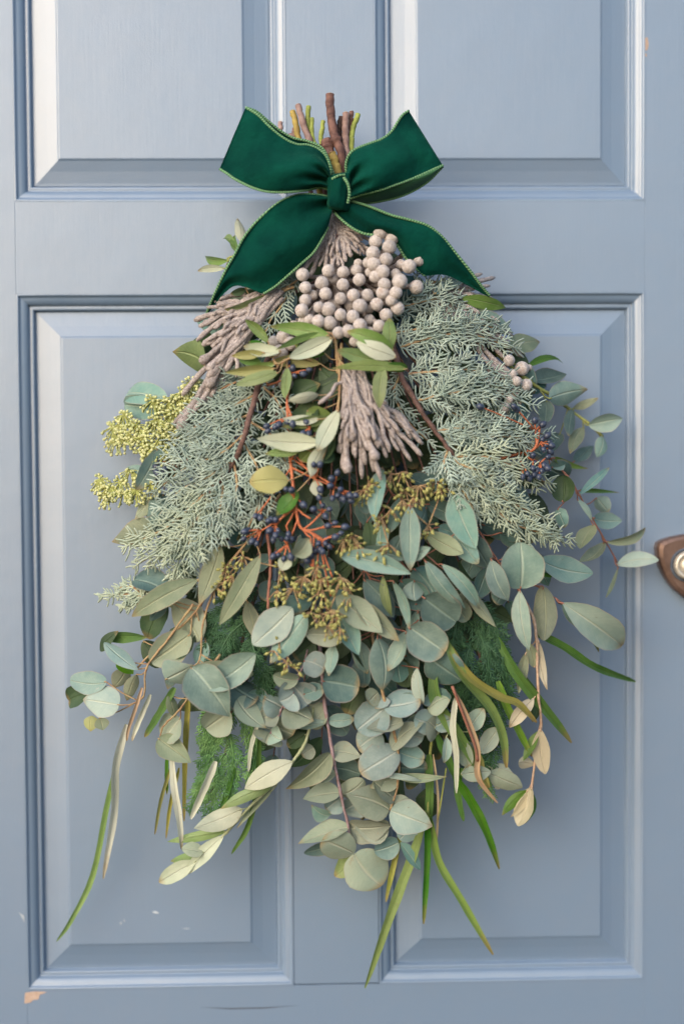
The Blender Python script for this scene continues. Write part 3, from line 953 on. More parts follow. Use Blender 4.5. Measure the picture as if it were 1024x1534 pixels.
straps('thin white and olive blades hanging among the cedar at the lower left',
'''w|11|258 1130 1.2; 262 1180 1.6; 268 1225 1.6; 272 1273 1.6
w|12|323 1140 1.6; 305 1180 1.8; 286 1227 1.8
y|6|256 1150 .4; 240 1200 .6; 232 1250 .6
y|6|268 1150 .4; 256 1200 .5; 249 1256 .6
w|7|385 1088 1.2; 377 1120 1.4; 372 1156 1.4
n|9|388 1100 .5; 384 1180 .7; 370 1240 .8; 347 1279 .8
n|7|352 1150 .4; 340 1190 .5; 318 1235 .6
y|9|282 1040 .2; 279 1120 .3; 276 1230 .4
n|6|252 1120 .2; 250 1160 .3; 250 1190 .4''')

# ------------------------------------------------------------------ juniper and cedar
def perp(ax, a):
    """unit vector at angle a round axis ax, starting in the picture plane"""
    s = unit(np.cross(ax, V(0,-1,0)))
    return rot(s, ax, a)
def branchlet(mb, p0, dirv, length, side, rg, tw_len, tw_step, tw_r, curl=.25, flat=.35, sub=True):
    """a twig with alternate scale-leaf twiglets"""
    n = max(3, int(length/(tw_step)))
    pts = [p0]; d = unit(dirv); sidev = unit(np.cross(d, V(0,-1,0)))*side
    for i in range(n):
        d = unit(d + sidev*(-curl/n) + V(rg.uniform(-.07,.07), rg.uniform(-.06,.06), rg.uniform(-.07,.07)))
        pts.append(pts[-1]+d*(length/n))
    tube(mb, pts, lambda q: tw_r*(1.15-.35*q), 4, cap=False)
    for i in range(0 if sub else n, n):
        q = i/n; p = pts[i]; dd = unit(pts[i+1]-pts[i])
        for s in ((1, -1) if flat < 1 else (1,)):
            if rg.random() < .1: continue
            an = rg.uniform(.6, .95); sd = unit(np.cross(dd, V(0,-1,0)))*s
            sd = unit(sd + V(0, -rg.uniform(-.5, .6)*flat, 0))
            l = tw_len*(1-.45*q)*rg.uniform(.5, 1.3)
            d1 = unit(dd*math.cos(an)+sd*math.sin(an)); m = p+d1*l*.55; d2 = unit(d1+dd*.5+V(0,0,-.06)); e = m+d2*l*.5
            tube(mb, [p, m, e, e+d2*l*.05], [tw_r, tw_r*.95, tw_r*.85, tw_r*.25], 4, cap=False)
def conifer(name, label, cat, group, stem, sprays, smat, r, r1, mats, tw=(16, 6.6, 1.3), bl=41, step=16.5, seed=1, flat=.3, curl=.25, droop=0):
    rg = random.Random(seed)
    st = [Q(*nums(s)) for s in stem.split(';')]; b0 = st[0]
    t = thing(name, label, cat, group, b0)
    mb = MB(); sp3 = catmull(st, 24); sp3 = [p+V(rg.uniform(-1,1),rg.uniform(-1,1),rg.uniform(-1,1))*PX*.8 for p in sp3]
    tube(mb, sp3, lambda q: (r*(1-q)+r1*q)*PX*(1+.18*math.sin(q*57)*math.sin(q*23)), 7)
    build(mb, 'stem', smat, t).location = tuple(-b0)
    for ln in sprays.strip().split('\n'):
        m, sc, path = ln.split('|'); sc = float(sc)
        ax = catmull([Q(*nums(x)) for x in path.split(';')], 20)
        L = sum(np.linalg.norm(ax[i+1]-ax[i]) for i in range(len(ax)-1)); n = max(4, int(L/(step*PX)))
        mb = MB(); tube(mb, ax, lambda q: (1.9-.9*q)*PX, 5)
        sp = build(mb, 'spray', mats.get('axis', mats[m.strip()]), t); sp.location = tuple(-b0)
        for i in range(n+1):
            q = i/n; k = min(int(q*20), 19); p = ax[k]+(ax[k+1]-ax[k])*(q*20-k) if k < 19 else ax[k]+(ax[20]-ax[19])*(q*20-19)
            d = unit(ax[min(k+1, 20)]-ax[max(k-1, 0)])
            for s in (1, -1):
                if i == n and s == -1: continue
                an = rg.uniform(.55, .95) if i < n else 0.0
                sd = unit(np.cross(d, V(0,-1,0)))*s
                sd = unit(sd + V(0, -rg.uniform(-.25, .9)*flat*1.6, 0))
                dr = unit(d*math.cos(an)+sd*math.sin(an)+V(0,0,-droop))
                length = bl*sc*PX*(1-.55*q)*rg.uniform(.75, 1.15)*(min(1, .55+q*2.5))
                bm = MB(); branchlet(bm, p, dr, length, s, rg, tw[0]*sc*PX, tw[1]*PX, tw[2]*PX, curl=curl, flat=flat)
                o = build(bm, 'branchlet', mats[m.strip()], sp)
    return t
JM = {'a': M_jun, 'b': M_juntip, 'axis': M_tan}
GJ = 'juniper branches in the swag'
conifer('juniper_branch', 'bushy blue-green juniper branch filling the right of the swag, on a bare purplish-brown stem', 'juniper', GJ,
 '585 500 -1.5; 600 560 .3; 622 602 .8; 648 640 1; 680 684 1', '''
a|1.15|575 470 -.6; 620 455 .2; 655 447 .6; 680 446 .6
a|1.1|590 500 -.4; 640 490 .8; 690 482 1; 745 492 .8
a|1.2|600 520 -.3; 650 505 1; 700 500 1.2; 765 520 1
a|1.2|612 560 .2; 660 556 1.4; 710 555 1.5; 775 575 1.2
a|1.2|625 600 .5; 680 588 1.5; 730 585 1.5; 790 605 1.2
a|1.0|600 560 -.6; 590 590 -.4; 610 630 -.4; 640 660 -.3
a|1.1|655 645 .8; 700 640 1.4; 750 640 1.5; 812 650 1.2
a|1.1|665 660 .7; 720 655 1.5; 770 655 1.4; 800 668 1.1
b|1.15|680 684 1; 730 685 1.7; 770 700 1.7; 815 722 1.4
b|1.15|680 686 1; 710 720 1.9; 760 750 1.9; 812 775 1.5
b|1.0|690 700 .8; 720 740 1.5; 770 785 1.6; 845 805 1.2
a|1.1|670 675 .6; 665 700 1.4; 690 730 1.6; 712 770 1.5
a|.9|680 690 .6; 700 700 1.8; 740 715 2; 770 740 1.9
b|.85|760 755 1.2; 790 790 1.3; 815 800 1.2; 842 812 1.1
a|1|610 470 -.9; 640 430 -.4; 665 425 -.2; 690 430 -.2
a|1|640 570 -.6; 660 610 -.2; 700 625 0; 740 625 0''', M_junwood, 5.0, 2.6, JM, seed=5)
conifer('juniper_branch', 'bushy blue-green juniper branch filling the left of the swag, paler at its lower-left tips', 'juniper', GJ,
 '420 500 -2; 392 560 1; 374 625 1.9; 362 665 1.9; 345 700 1.0; 310 745 1.2; 285 775 .4', '''
a|1.1|400 560 -.2; 360 570 .6; 320 590 .7; 282 625 .5
a|1.15|385 590 .3; 345 610 1.2; 300 635 1.2; 262 660 1
a|1.2|375 620 .6; 330 640 1.4; 290 665 1.4; 250 695 1.1
a|1.2|366 650 .8; 330 680 1.6; 280 700 1.5; 240 730 1.2
a|1.2|350 690 .8; 310 715 1.6; 270 735 1.5; 236 775 1.2
b|1.2|325 720 1; 290 755 1.7; 250 790 1.6; 196 815 1.1
b|1.2|310 745 1; 290 785 1.7; 250 820 1.7; 212 842 1.2
b|1.2|290 770 1; 285 810 1.6; 270 835 1.6; 262 858 1.3
a|1.1|350 690 .8; 355 730 1.6; 345 770 1.6; 322 815 1.4
a|1.1|362 660 .7; 385 700 1.4; 390 745 1.3; 372 790 1.2
a|1.1|372 630 .6; 410 655 1.2; 425 685 1.1; 430 700 1
a|1.1|335 715 .8; 330 760 1.7; 310 800 1.7; 296 838 1.4
a|1.0|430 440 -.6; 420 460 0; 405 480 .2; 395 505 .2
a|1.0|445 420 -.6; 430 430 -.2; 412 440 -.1; 398 470 -.1
a|1|395 580 0; 415 600 .6; 425 625 .6; 415 645 .6
''', M_junwood, 5.0, 2.6, JM, seed=6)
conifer('juniper_branch', 'small pale juniper tip sticking out at the left edge below the main juniper', 'juniper', GJ,
 '290 930 -1; 250 905 -.3; 215 893 .2', '''
b|.8|235 900 .4; 205 892 .5; 180 890 .5; 155 893 .4
b|.7|225 905 .4; 200 880 .5; 180 880 .5
b|.7|230 905 .3; 205 905 .4; 185 908 .4
a|.9|330 860 -.6; 300 870 0; 280 868 .2; 262 862 .2''', M_ygrn, 3.4, 1.8, JM, seed=8, bl=30)
CM = {'a': M_cedar, 'b': M_cedard}
GC = 'cedar branches in the swag'
CK = dict(tw=(9, 3.8, .9), bl=30, step=7.5, flat=.15, curl=.1, droop=.25)
conifer('cedar_branch', 'feathery dark green cedar branch hanging down the lower left of the swag', 'cedar', GC,
 '400 850 -3; 370 930 -1.6; 350 1040 -.8; 335 1140 -.2; 315 1190 .2', '''
b|1.1|385 880 -1; 350 900 -.5; 325 930 -.2; 310 970 0
b|1.1|380 920 -1; 345 950 -.4; 325 985 0; 300 1010 .1
b|1.1|375 950 -.8; 385 990 -.2; 395 1020 0; 400 1040 0
a|1.1|360 1010 -.6; 330 1040 -.1; 312 1075 .2; 305 1110 .3
a|1.1|355 1050 -.5; 375 1090 0; 382 1130 .2; 375 1165 .2
a|1.1|350 1070 -.4; 325 1100 .1; 310 1140 .3; 300 1180 .3
a|1.1|345 1100 -.3; 350 1140 .2; 345 1170 .3; 342 1205 .3
a|1.0|335 1130 -.1; 315 1160 .3; 298 1185 .4; 286 1212 .4
a|1.0|330 1150 0; 325 1180 .3; 318 1200 .4; 312 1225 .4
b|1.1|370 960 -1.2; 350 1000 -.6; 335 1020 -.4; 330 1060 -.4
b|1.1|400 880 -1.6; 400 920 -1; 380 960 -.6; 370 1000 -.4''', M_junwood, 3, 1.5, CM, seed=12, **CK)
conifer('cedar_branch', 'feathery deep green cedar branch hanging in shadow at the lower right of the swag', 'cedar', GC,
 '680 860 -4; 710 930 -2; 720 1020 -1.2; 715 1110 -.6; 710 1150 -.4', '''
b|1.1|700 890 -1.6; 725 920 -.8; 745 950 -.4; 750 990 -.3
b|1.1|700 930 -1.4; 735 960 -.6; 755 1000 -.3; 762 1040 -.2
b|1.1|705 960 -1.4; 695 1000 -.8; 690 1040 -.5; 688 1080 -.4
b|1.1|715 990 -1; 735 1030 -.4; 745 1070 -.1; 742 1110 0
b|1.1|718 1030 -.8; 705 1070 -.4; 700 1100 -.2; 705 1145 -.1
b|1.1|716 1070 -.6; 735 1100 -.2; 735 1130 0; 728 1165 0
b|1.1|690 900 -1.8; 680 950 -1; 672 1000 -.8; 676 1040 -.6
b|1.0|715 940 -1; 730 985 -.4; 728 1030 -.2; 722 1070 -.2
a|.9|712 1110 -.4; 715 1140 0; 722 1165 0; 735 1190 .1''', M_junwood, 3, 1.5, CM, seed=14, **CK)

# ------------------------------------------------------------------ grey berries (brunia) and fuzzy stalks
def sphere_mesh(name, r, mat, nu=16, nv=10, seed=0):
    rg = random.Random(seed); mb = MB()
    ellipsoid(mb, V(0,0,0), V(0,0,1), r, r, nu, nv)
    out = []
    for p in mb.v:
        p = np.array(p); k = 1+.035*math.sin(p[0]*900+seed)*math.cos(p[2]*800)
        if p[2] > r*.93: k *= .90
        out.append(tuple(p*k))
    mb.v = out
    return mb.mesh(name, mat)
BM = [sphere_mesh('berry', 1.0*.0075, M_berry, seed=s) for s in range(3)]
GB = 'heads of grey berries in the swag'
def berry_head(label, pts, hub, base_o, bk=1.0):
    hb = Q(*hub); t = thing('berry_head', label, 'berries', GB, hb); rg = random.Random(len(pts))
    smb = MB()
    cx = np.mean([p[0] for p in pts]); cy = np.mean([p[1] for p in pts])
    wx = max(abs(p[0]-cx) for p in pts)+8; wy = max(abs(p[1]-cy) for p in pts)+8
    for i, p in enumerate(pts):
        r = p[2] if len(p) > 2 else 12
        dome = math.sqrt(max(0.05, 1-((p[0]-cx)/wx)**2*.75-((p[1]-cy)/wy)**2*.55))
        o = base_o + 1.5*dome - 1.2 + (rg.uniform(-.15, .25)) + (p[3] if len(p) > 3 else 0)
        c = Q(p[0], p[1], o)
        ob = link('berry', rg.choice(BM), t, c-hb)
        s = r*bk*PX/.0075*rg.uniform(.92, 1.06); ob.scale = (s*rg.uniform(.96,1.03), s, s*rg.uniform(.95,1.03))
        ob.rotation_euler = (rg.uniform(.4, 2.6), rg.uniform(-.7, .7), rg.uniform(0, 6))
        mid = (c+hb)/2 + V(0, .012, -.006)
        pp = catmull([hb + V(rg.uniform(-1,1), 0, rg.uniform(-1,1))*.006, mid, c+V(0, .004, .001)], 7)
        tube(smb, pp, lambda q: (3.2+.6*q)*PX, 6)
    o = build(smb, 'stalk', M_fuzz, t); o.location = tuple(-hb)
    return t
A = [(355,597,12),(433,585,12),(479,590,11.5),(413,622,12),(363,637,12),(425,655,12),(478,628,12),(528,613,12),(363,675,11.5),(471,670,12),(510,660,12),(553,660,11.5),(352,707,12),(405,697,11),(433,703,12.5),(530,693,12.5),(581,688,12.5),(471,720,12),(508,725,12.5),(438,745,12.5),(403,740,12),(375,735,10,-.5),(530,752,12.5),(465,775,12),(495,770,12),(520,583,10.5),(525,562,9,-.6),(358,740,11,-.5),(515,800,10,-.2),(540,790,11),(610,720,12),(590,755,11),(645,700,12),(452,690,10,-1.2),(500,690,10,-1.4),(560,700,9,-1.4),(385,660,10,-1),(450,610,9,-1.2),(490,745,10,-1.3),(560,735,10,-1.2),(560,775,11,-.6),(590,780,11,-.8)]
berry_head('large low head of powdery grey-beige berries just above the olive rosette', [(280+p[0]/2.048, 120+p[1]/2.048)+tuple(p[2:]) for p in A], (500, 395, -1.5), 2.2, .78)
B_ = [(593,465,10.5),(627,485,10.5),(662,482,9.5),(578,495,10,-.4),(692,515,10.5),(620,512,10),(570,530,10.5),(610,550,10.5),(573,563,10),(711,552,9.5),(680,572,10),(600,588,10.5),(652,618,11),(703,635,10),(605,627,10),(577,603,9.5,-.4),(640,652,10),(600,652,9.5,-.4),(626,675,9.5,-.5),(640,595,8,-.6),(556,560,8,-.8),(560,590,8,-.8),(655,565,8,-.8)]
berry_head('smaller upper head of grey-beige berries in front of the right ribbon tail', [(280+p[0]/2.048, 120+p[1]/2.048)+tuple(p[2:]) for p in B_], (540, 400, -1.), 3.1, .96)
berry_head('few small grey berries at the right edge beside the oval eucalyptus leaves', [(762,540,8),(781,552,11),(787,577,9.5),(767,560,7),(773,571,8),(760,563,6),(754,611,9),(776,602,6,-.3),(768,590,8,-.4),(762,598,7),(792,551,5)], (735, 560, -1.5), 1.0)
berry_head('half-hidden mauve-grey berries in shade beside the left olive leaves', [(424,505,10),(436,515,11),(420,528,12),(410,512,9),(432,560,9),(428,575,10),(440,490,9)], (455, 480, -2), .2)

GF = 'bundles of fuzzy taupe stalks in the swag'
def stalks(label, root, ends, r=4.2, seed=1, bulbs=(), wig=3.0, offs=.35, ro=None):
    """ends: (x, y, o) tips; root spread round root"""
    rg = random.Random(seed); b0 = Q(*root); t = thing('stalk_bundle', label, 'dried stalks', GF, b0)
    n0 = len(ends); ends = list(ends) + [(e[0]+rg.uniform(-12, 12), e[1]-rg.uniform(5, 40)*(1 if e[1] > root[1] else 0), e[2]-rg.uniform(.1, .5)) for e in ends[::2]]
    for i, e in enumerate(ends):
        ex, ey, eo = e[:3]; rx, ry, r_o = root
        sx = rx + (ro or 14)*((i % 7)/3.-1) + rg.uniform(-3, 3); sy = ry + rg.uniform(-8, 8)
        if len(e) > 4: sx, sy = e[3], e[4]
        n = 6; pts = []
        for k in range(n+1):
            q = k/n; a = wig*math.sin(math.pi*q)
            pts.append((sx+(ex-sx)*q+rg.uniform(-a, a), sy+(ey-sy)*q+rg.uniform(-a, a), r_o+(eo-r_o)*(q**.6)+rg.uniform(-.12, .12)))
        pp = catmull([Q(*p) for p in pts], 20)
        rr = r*rg.uniform(.82, 1.12)*PX; bulb = i in bulbs
        def rad(q, rr=rr, bulb=bulb, ph=rg.uniform(0, 6)):
            b = 1+.10*math.sin(q*38+ph)+.06*math.sin(q*71+ph)
            if q > .985: return rr*(.55 if not bulb else 1.3)
            if bulb and q > .87: return rr*(1+1.35*math.sin((q-.87)/.13*math.pi*.6))
            return rr*b*(.85+.25*q)
        mb = MB(); tube(mb, pp, rad, 8)
        # side shoots
        for s in range(rg.choice((0, 1, 1, 2))):
            k = rg.randint(8, 15); p = pp[k]; d = unit(pp[k+1]-pp[k-1]); sd = unit(np.cross(d, V(0,-1,0)))*rg.choice((-1, 1))
            l = rg.uniform(16, 34)*PX; q2 = p+(d*.8+sd*.45)*l*.5+V(0,-.002,0); q3 = q2+(d+sd*.1)*l*.6+V(0,-.001,0)
            tube(mb, catmull([p, q2, q3], 7), lambda q, rr=rr: rr*(.85 if q < .95 else .5), 7)
        o = build(mb, 'stalk', M_fuzz, t); o.location = tuple(-b0)
    return t
def c3(x, y): return (440+x/2.844, 380+y/2.844)
def c2(x, y): return (120+x/2.844, 380+y/2.844)
def EN(f, L): return [f(x, y)+(o,) for x, y, o in L]
stalks('bundle of fuzzy taupe stalks hanging in the centre below the olive rosette', (527, 558, 1.2),
 EN(c3, [(205,915,2.0),(228,935,2.4),(200,850,2.0),(262,870,2.6),(240,800,2.8),(305,900,2.4),(290,960,2.2),(262,780,3.0),(352,880,3.2),(372,965,2.2),(320,790,3.2),(395,870,2.6),(410,835,2.8),(360,830,2.9),(545,862,2.2),(500,885,2.0),(548,812,2.1),(450,760,2.4),(470,830,2.1),(430,790,2.4),(340,930,2.2),(320,840,3.0),(225,880,2.2),(105,640,2.6)]), seed=3, bulbs=(1,8,4), r=3.1, wig=4.5)
stalks('fuzzy taupe stalks raked down left below the left ribbon tail, some knob-ended', (405, 440, 0.2),
 EN(c2, [(505,310,.8),(520,300,.5),(520,392,1.2),(575,385,1.4),(512,465,2.0),(545,500,2.1),(545,530,1.8),(545,570,1.7),(420,750,1.4),(435,605,1.2),(600,360,1.6),(640,390,1.7),(600,440,1.8),(580,470,1.9),(560,280,.6),(600,210,.4),(480,680,1.2),(560,610,1.0),(660,330,1.4),(690,370,1.6),(560,420,1.6),(500,620,1.1),(620,500,1.7)]), seed=4, bulbs=(4,6,8,7,5), r=3.5, ro=16, wig=5)
stalks('fuzzy taupe stalk ends showing beyond the right juniper, under the right ribbon tail', (640, 440, -1.2),
 EN(c3, [(845,190,.3),(800,140,.2),(760,275,.2),(932,350,.3),(918,382,.4),(975,440,.5),(880,330,.3),(940,410,.3),(760,180,.3),(790,300,.1),(740,250,.1),(860,300,.0),(900,450,.5),(870,400,.3),(800,240,.1),(720,170,.3),(960,590,.8),(940,560,.6)]), seed=5, r=3.1, ro=20)
stalks('short curly fuzzy twigs right under the bow knot above the berries', (500, 325, 0.4),
 [(487,400,1.2),(497,405,1.6),(507,398,1.8),(518,392,1.8),(526,385,1.7),(480,380,.8),(535,372,1.4),(543,360,1.2),(533,350,1.0),(515,375,1.5),(470,400,.6),(495,385,1.9),(550,375,1.0),(463,415,.4),(520,360,1.3)], seed=6, r=2.8, ro=8, wig=4)

# ------------------------------------------------------------------ viburnum berries
vb = MB(); ellipsoid(vb, V(0,0,0), V(0,0,1), .0029, .0034, 10, 7)
tube(vb, [V(0,0,.0033), V(0,0,.0042)], [.0006, .0004], 5)
VBM = vb.mesh('berry', M_berryb)
GV = 'sprays of dark blue berries in the swag'
def viburnum(label, hubs, main, pts, o, seed=2, r=1.25):
    rg = random.Random(seed); b0 = Q(*nums(main.split(';')[0])); t = thing('viburnum_sprig', label, 'blue berries', GV, b0)
    mb = MB(); mp = catmull([Q(*nums(x)) for x in main.split(';')], 20)
    tube(mb, mp, lambda q: (2.5-.8*q)*PX, 6)
    H = []
    for h in hubs:
        hp = Q(*h); k = int(np.argmin([np.linalg.norm(hp-m) for m in mp])); k = max(0, k-3)
        pp = catmull([mp[k], (mp[k]+hp)/2+V(0,0,-.001), hp], 8); tube(mb, pp, lambda q: 1.35*PX, 5); H.append(hp)
    for x, y in pts:
        c = Q(x, y, o+rg.uniform(-.3, .5)); h = min(H, key=lambda h: np.linalg.norm((h-c)*V(1,.3,1)))
        d = unit(c-h+V(0,0,-.001))
        tube(mb, catmull([h, h+(c-h)*.6+V(0,0,.0006), c], 5), lambda q: r*PX*(1-.25*q), 4)
        ob = link('berry', VBM, t, c-b0)
        ob.rotation_euler = Vector(d).to_track_quat('Z', 'Y').to_euler(); s = rg.uniform(.8, 1.15); ob.scale = (s, s, s)
    st = build(mb, 'stem', M_orange, t); st.location = tuple(-b0)
    return t
def c6(x, y): return (360+x/2.844, 640+y/2.844)
VB = [(20,445),(15,475),(50,485),(65,378),(85,385),(120,400),(150,395),(125,440),(150,460),(140,480),(175,475),(205,455),(215,480),(140,550),(160,545),(185,560),(215,552),(195,265),(218,268),(268,330),(265,30),(288,32),(312,160),(338,160),(413,195),(388,220),(383,250),(340,265),(426,265),(465,290),(490,290),(415,290),(392,303),(350,335),(378,350),(312,350),(362,378),(372,420),(402,408),(445,425),(427,452),(403,468),(332,495),(362,495),(378,508),(300,520),(320,530),(350,530),(300,548),(285,570),(335,300),(440,305),(470,310),(32,440),(62,480),(70,495),(133,395),(160,440),(200,475),(155,540),(340,520),(370,475),(430,300)]
viburnum('largest spray of dark blue berries on bright orange stems, left of centre', [c6(*h)+(o,) for h, o in (((90,440),1.6),((150,420),1.8),((195,420),1.9),((240,375),2.2),((300,390),2.2),((340,430),2.1),((300,470),2.1),((350,360),2.0),((320,220),1.8),((400,250),1.7),((440,270),1.6),((210,150),1.8),((200,500),1.9),((350,480),2.1),((90,350),1.5),((230,300),1.9),((310,600),2.1),((325,670),2.2),((392,640),2.1),((385,720),2.2))],
 '432 640 -.6; 436 700 1.2; 443 760 2; 450 790 2; 470 800 1.9; 500 820 1.6', [c6(*p) for p in VB], 2.2)
viburnum('small dark blue berries tucked among the upper olive leaves', [c2(*h)+(o,) for h, o in (((900,510),1.6),((800,560),1.5),((880,620),1.7),((900,690),1.7),((980,740),1.7))],
 '455 520 -.4; 437 560 1.3; 430 600 1.5; 432 640 1.5', [c2(*p) for p in [(885,460),(905,488),(913,520),(950,512),(975,495),(795,735),(832,738),(885,715),(905,725),(965,720),(947,770),(970,770),(780,515),(800,755),(845,730)]], 1.8, seed=3)
viburnum('little knot of dark blue berries at the left beside the lower yellow flowers', [(258,695,.6),(250,712,.5),(268,690,.5)],
 '300 670 -1; 280 690 0; 262 700 .5', [(120+x/2.844, 640+y/2.844) for x, y in [(330,145),(350,160),(345,185),(335,200),(350,215),(365,205),(340,225),(325,170),(362,180),(325,190)]], .9, seed=4)
viburnum('dark blue berries on orange stems at the right edge behind the juniper tips', [(640+x/2.667, 480+y/2.667, o) for x, y, o in ((430,440,1.9),(450,490,1.9),(400,520,1.8),(420,560,1.9),(380,580,1.8),(450,570,1.9))],
 '740 690 -1; 775 680 0; 800 672 1.8; 808 640 1.9', [(640+x/2.667, 480+y/2.667) for x, y in [(428,400),(460,415),(478,460),(458,475),(495,500),(462,515),(480,545),(420,540),(428,570),(465,580),(420,590),(455,600),(398,612),(425,615),(380,625),(478,590),(490,525),(345,345),(355,355),(210,345),(445,625),(486,485),(472,500),(437,600),(405,630)]], 2.2, seed=5)

# ------------------------------------------------------------------ seeded eucalyptus buds, yellow flower heads
def seeds(label, clusters, name='seed_spray', cat='seed spray', group='yellow seed sprays in the swag', mat=M_bud, smat=M_tan, nb=(11, 17), spread=18, r=2.25, l=3.4, seed=1, o=1.6, stem=None):
    rg = random.Random(seed); b0 = Q(clusters[0][0], clusters[0][1], o); t = thing(name, label, cat, group, b0)
    smb = MB(); prev = None
    for c in clusters:
        x, y = c[:2]; oo = c[2] if len(c) > 2 else o; dx, dy = (c[3], c[4]) if len(c) > 4 else (0, 1)
        hub = Q(x, y, oo); mb = MB()
        if prev is not None and np.linalg.norm(prev-hub) < 75*PX:
            tube(smb, catmull([prev, (prev+hub)/2+V(0,.001,-.001), hub], 6), lambda q: 1.2*PX, 5)
        prev = hub
        for k in range(rg.randint(*nb)):
            a = rg.uniform(0, 2*math.pi); rr = spread*math.sqrt(rg.random())
            ex = x+math.cos(a)*rr+dx*spread*.5; ey = y+math.sin(a)*rr+dy*spread*.5
            e = Q(ex, ey, oo+rg.uniform(-.3, .6)); d = unit(e-hub)
            tube(smb, catmull([hub, (hub+e)/2+V(0,0,.0008), e], 4), lambda q: .8*PX, 4)
            s = rg.uniform(.8, 1.15)
            ellipsoid(mb, e+d*l*PX*.6, d, r*PX*s, l*PX*s, 7, 5)
            if mat is M_bud: tube(mb, [e+d*l*PX*1.5*s, e+d*l*PX*2.05*s], [r*.42*PX*s, .1*PX], 4, cap=False)
        b = build(mb, 'bud_cluster', mat, t); b.location = tuple(-b0); b['kind'] = 'stuff'
    build(smb, 'stem', smat, t).location = tuple(-b0)
def cc6(L): return [c6(x, y)+((o,) if o is not None else ()) for x, y, o in L]
seeds('dangling yellow-green seed buds below the main blue berries', cc6([(225,690,2.0),(270,640,2.1),(320,600,2.3),(345,650,2.4),(350,700,2.3),(380,780,2.5),(430,640,2.2),(465,700,1.8)]), seed=2)
seeds('small yellow seed buds hanging over the pale leaf at the centre front', cc6([(300,790,2.4),(345,800,2.6),(370,850,2.9),(410,790,2.7),(425,860,2.9)]), seed=3, nb=(6,10), spread=13)
seeds('yellow-green seed buds right of the blue berries, beside the dark gap', cc6([(440,480,1.7),(475,460,1.6),(500,500,1.6),(545,240,1.2),(520,270,1.1)]), seed=4, spread=14)
seeds('golden seed clusters at the centre right under the fuzzy stalks', cc6([(640,200,.8),(690,190,.7),(740,300,1.2),(700,270,1.1),(760,250,1.2),(820,230,1.3),(840,240,1.2),(640,350,1.5),(600,390,1.5),(630,500,1.7),(600,530,1.8),(690,310,1.4),(800,420,1),(860,260,1.0)]), seed=5, nb=(9,13), spread=15)
seeds('small yellow seed buds among the long leaves at the left', [(340,850,1.2),(335,875,1.2),(350,862,1.1),(322,880,1.0),(365,835,.9),(420,850,1.5),(415,885,1.6)], seed=6, nb=(8,12), spread=13)
seeds('lowest little cluster of yellow seed buds above the round grey leaves', [(410,975,2.2),(430,992,2.2),(440,1000,2.1),(418,962,2.0)], seed=7, nb=(6,9), spread=11)
FK = dict(name='flower_head', cat='flower head', group='yellow-green flower heads', mat=M_flor, smat=M_yg, r=2.3, l=2.3)
seeds('larger fluffy yellow-green flower head at the upper left edge of the swag', [(185,622,.5),(172,640,.5),(205,638,.6),(190,655,.5),(215,655,.6),(235,630,.5),(245,650,.6),(240,672,.6),(222,668,.5),(260,620,.3),(270,590,.2),(255,600,.2),(285,575,.2),(265,640,.3),(175,655,.4),(230,600,.3),(285,600,.2)], nb=(40,50), spread=18, seed=8, **FK)
seeds('smaller fluffy yellow-green flower head low on the left edge, above the broad pale leaf', [(150,718,.4),(165,730,.5),(185,738,.5),(205,735,.5),(180,722,.5),(160,742,.4),(225,728,.5),(195,705,.4)], nb=(28,36), spread=15, seed=9, **FK)

# ------------------------------------------------------------------ dark foliage inside the bunch
GI = 'half-hidden dark sprigs inside the swag'
WH = [(330,480,'behind the raked fuzzy stalks at upper left'),(280,620,'behind the upper left juniper and yellow flowers'),(280,780,'behind the pale left juniper tips'),(260,940,'behind the long narrow leaves at left'),(340,1060,'behind the lower left cedar'),(450,1110,'behind the round grey leaves at bottom left'),
 (560,1150,'behind the lowest round-leaved stems'),(680,1080,'behind the lime strap leaf at lower right'),(760,950,'behind the pale folded leaf at right'),(790,780,'behind the oval leaves beside the red-stemmed sprig'),(770,580,'behind the right juniper edge'),(690,480,'behind the top of the right juniper'),
 (420,620,'behind the upper olive twigs at centre left'),(560,640,'behind the hanging fuzzy stalks'),(450,760,'behind the main blue berry spray'),(600,800,'behind the slender front eucalyptus leaves'),(480,930,'behind the dangling yellow seed buds'),(620,960,'behind the dark oval leaf cluster')]
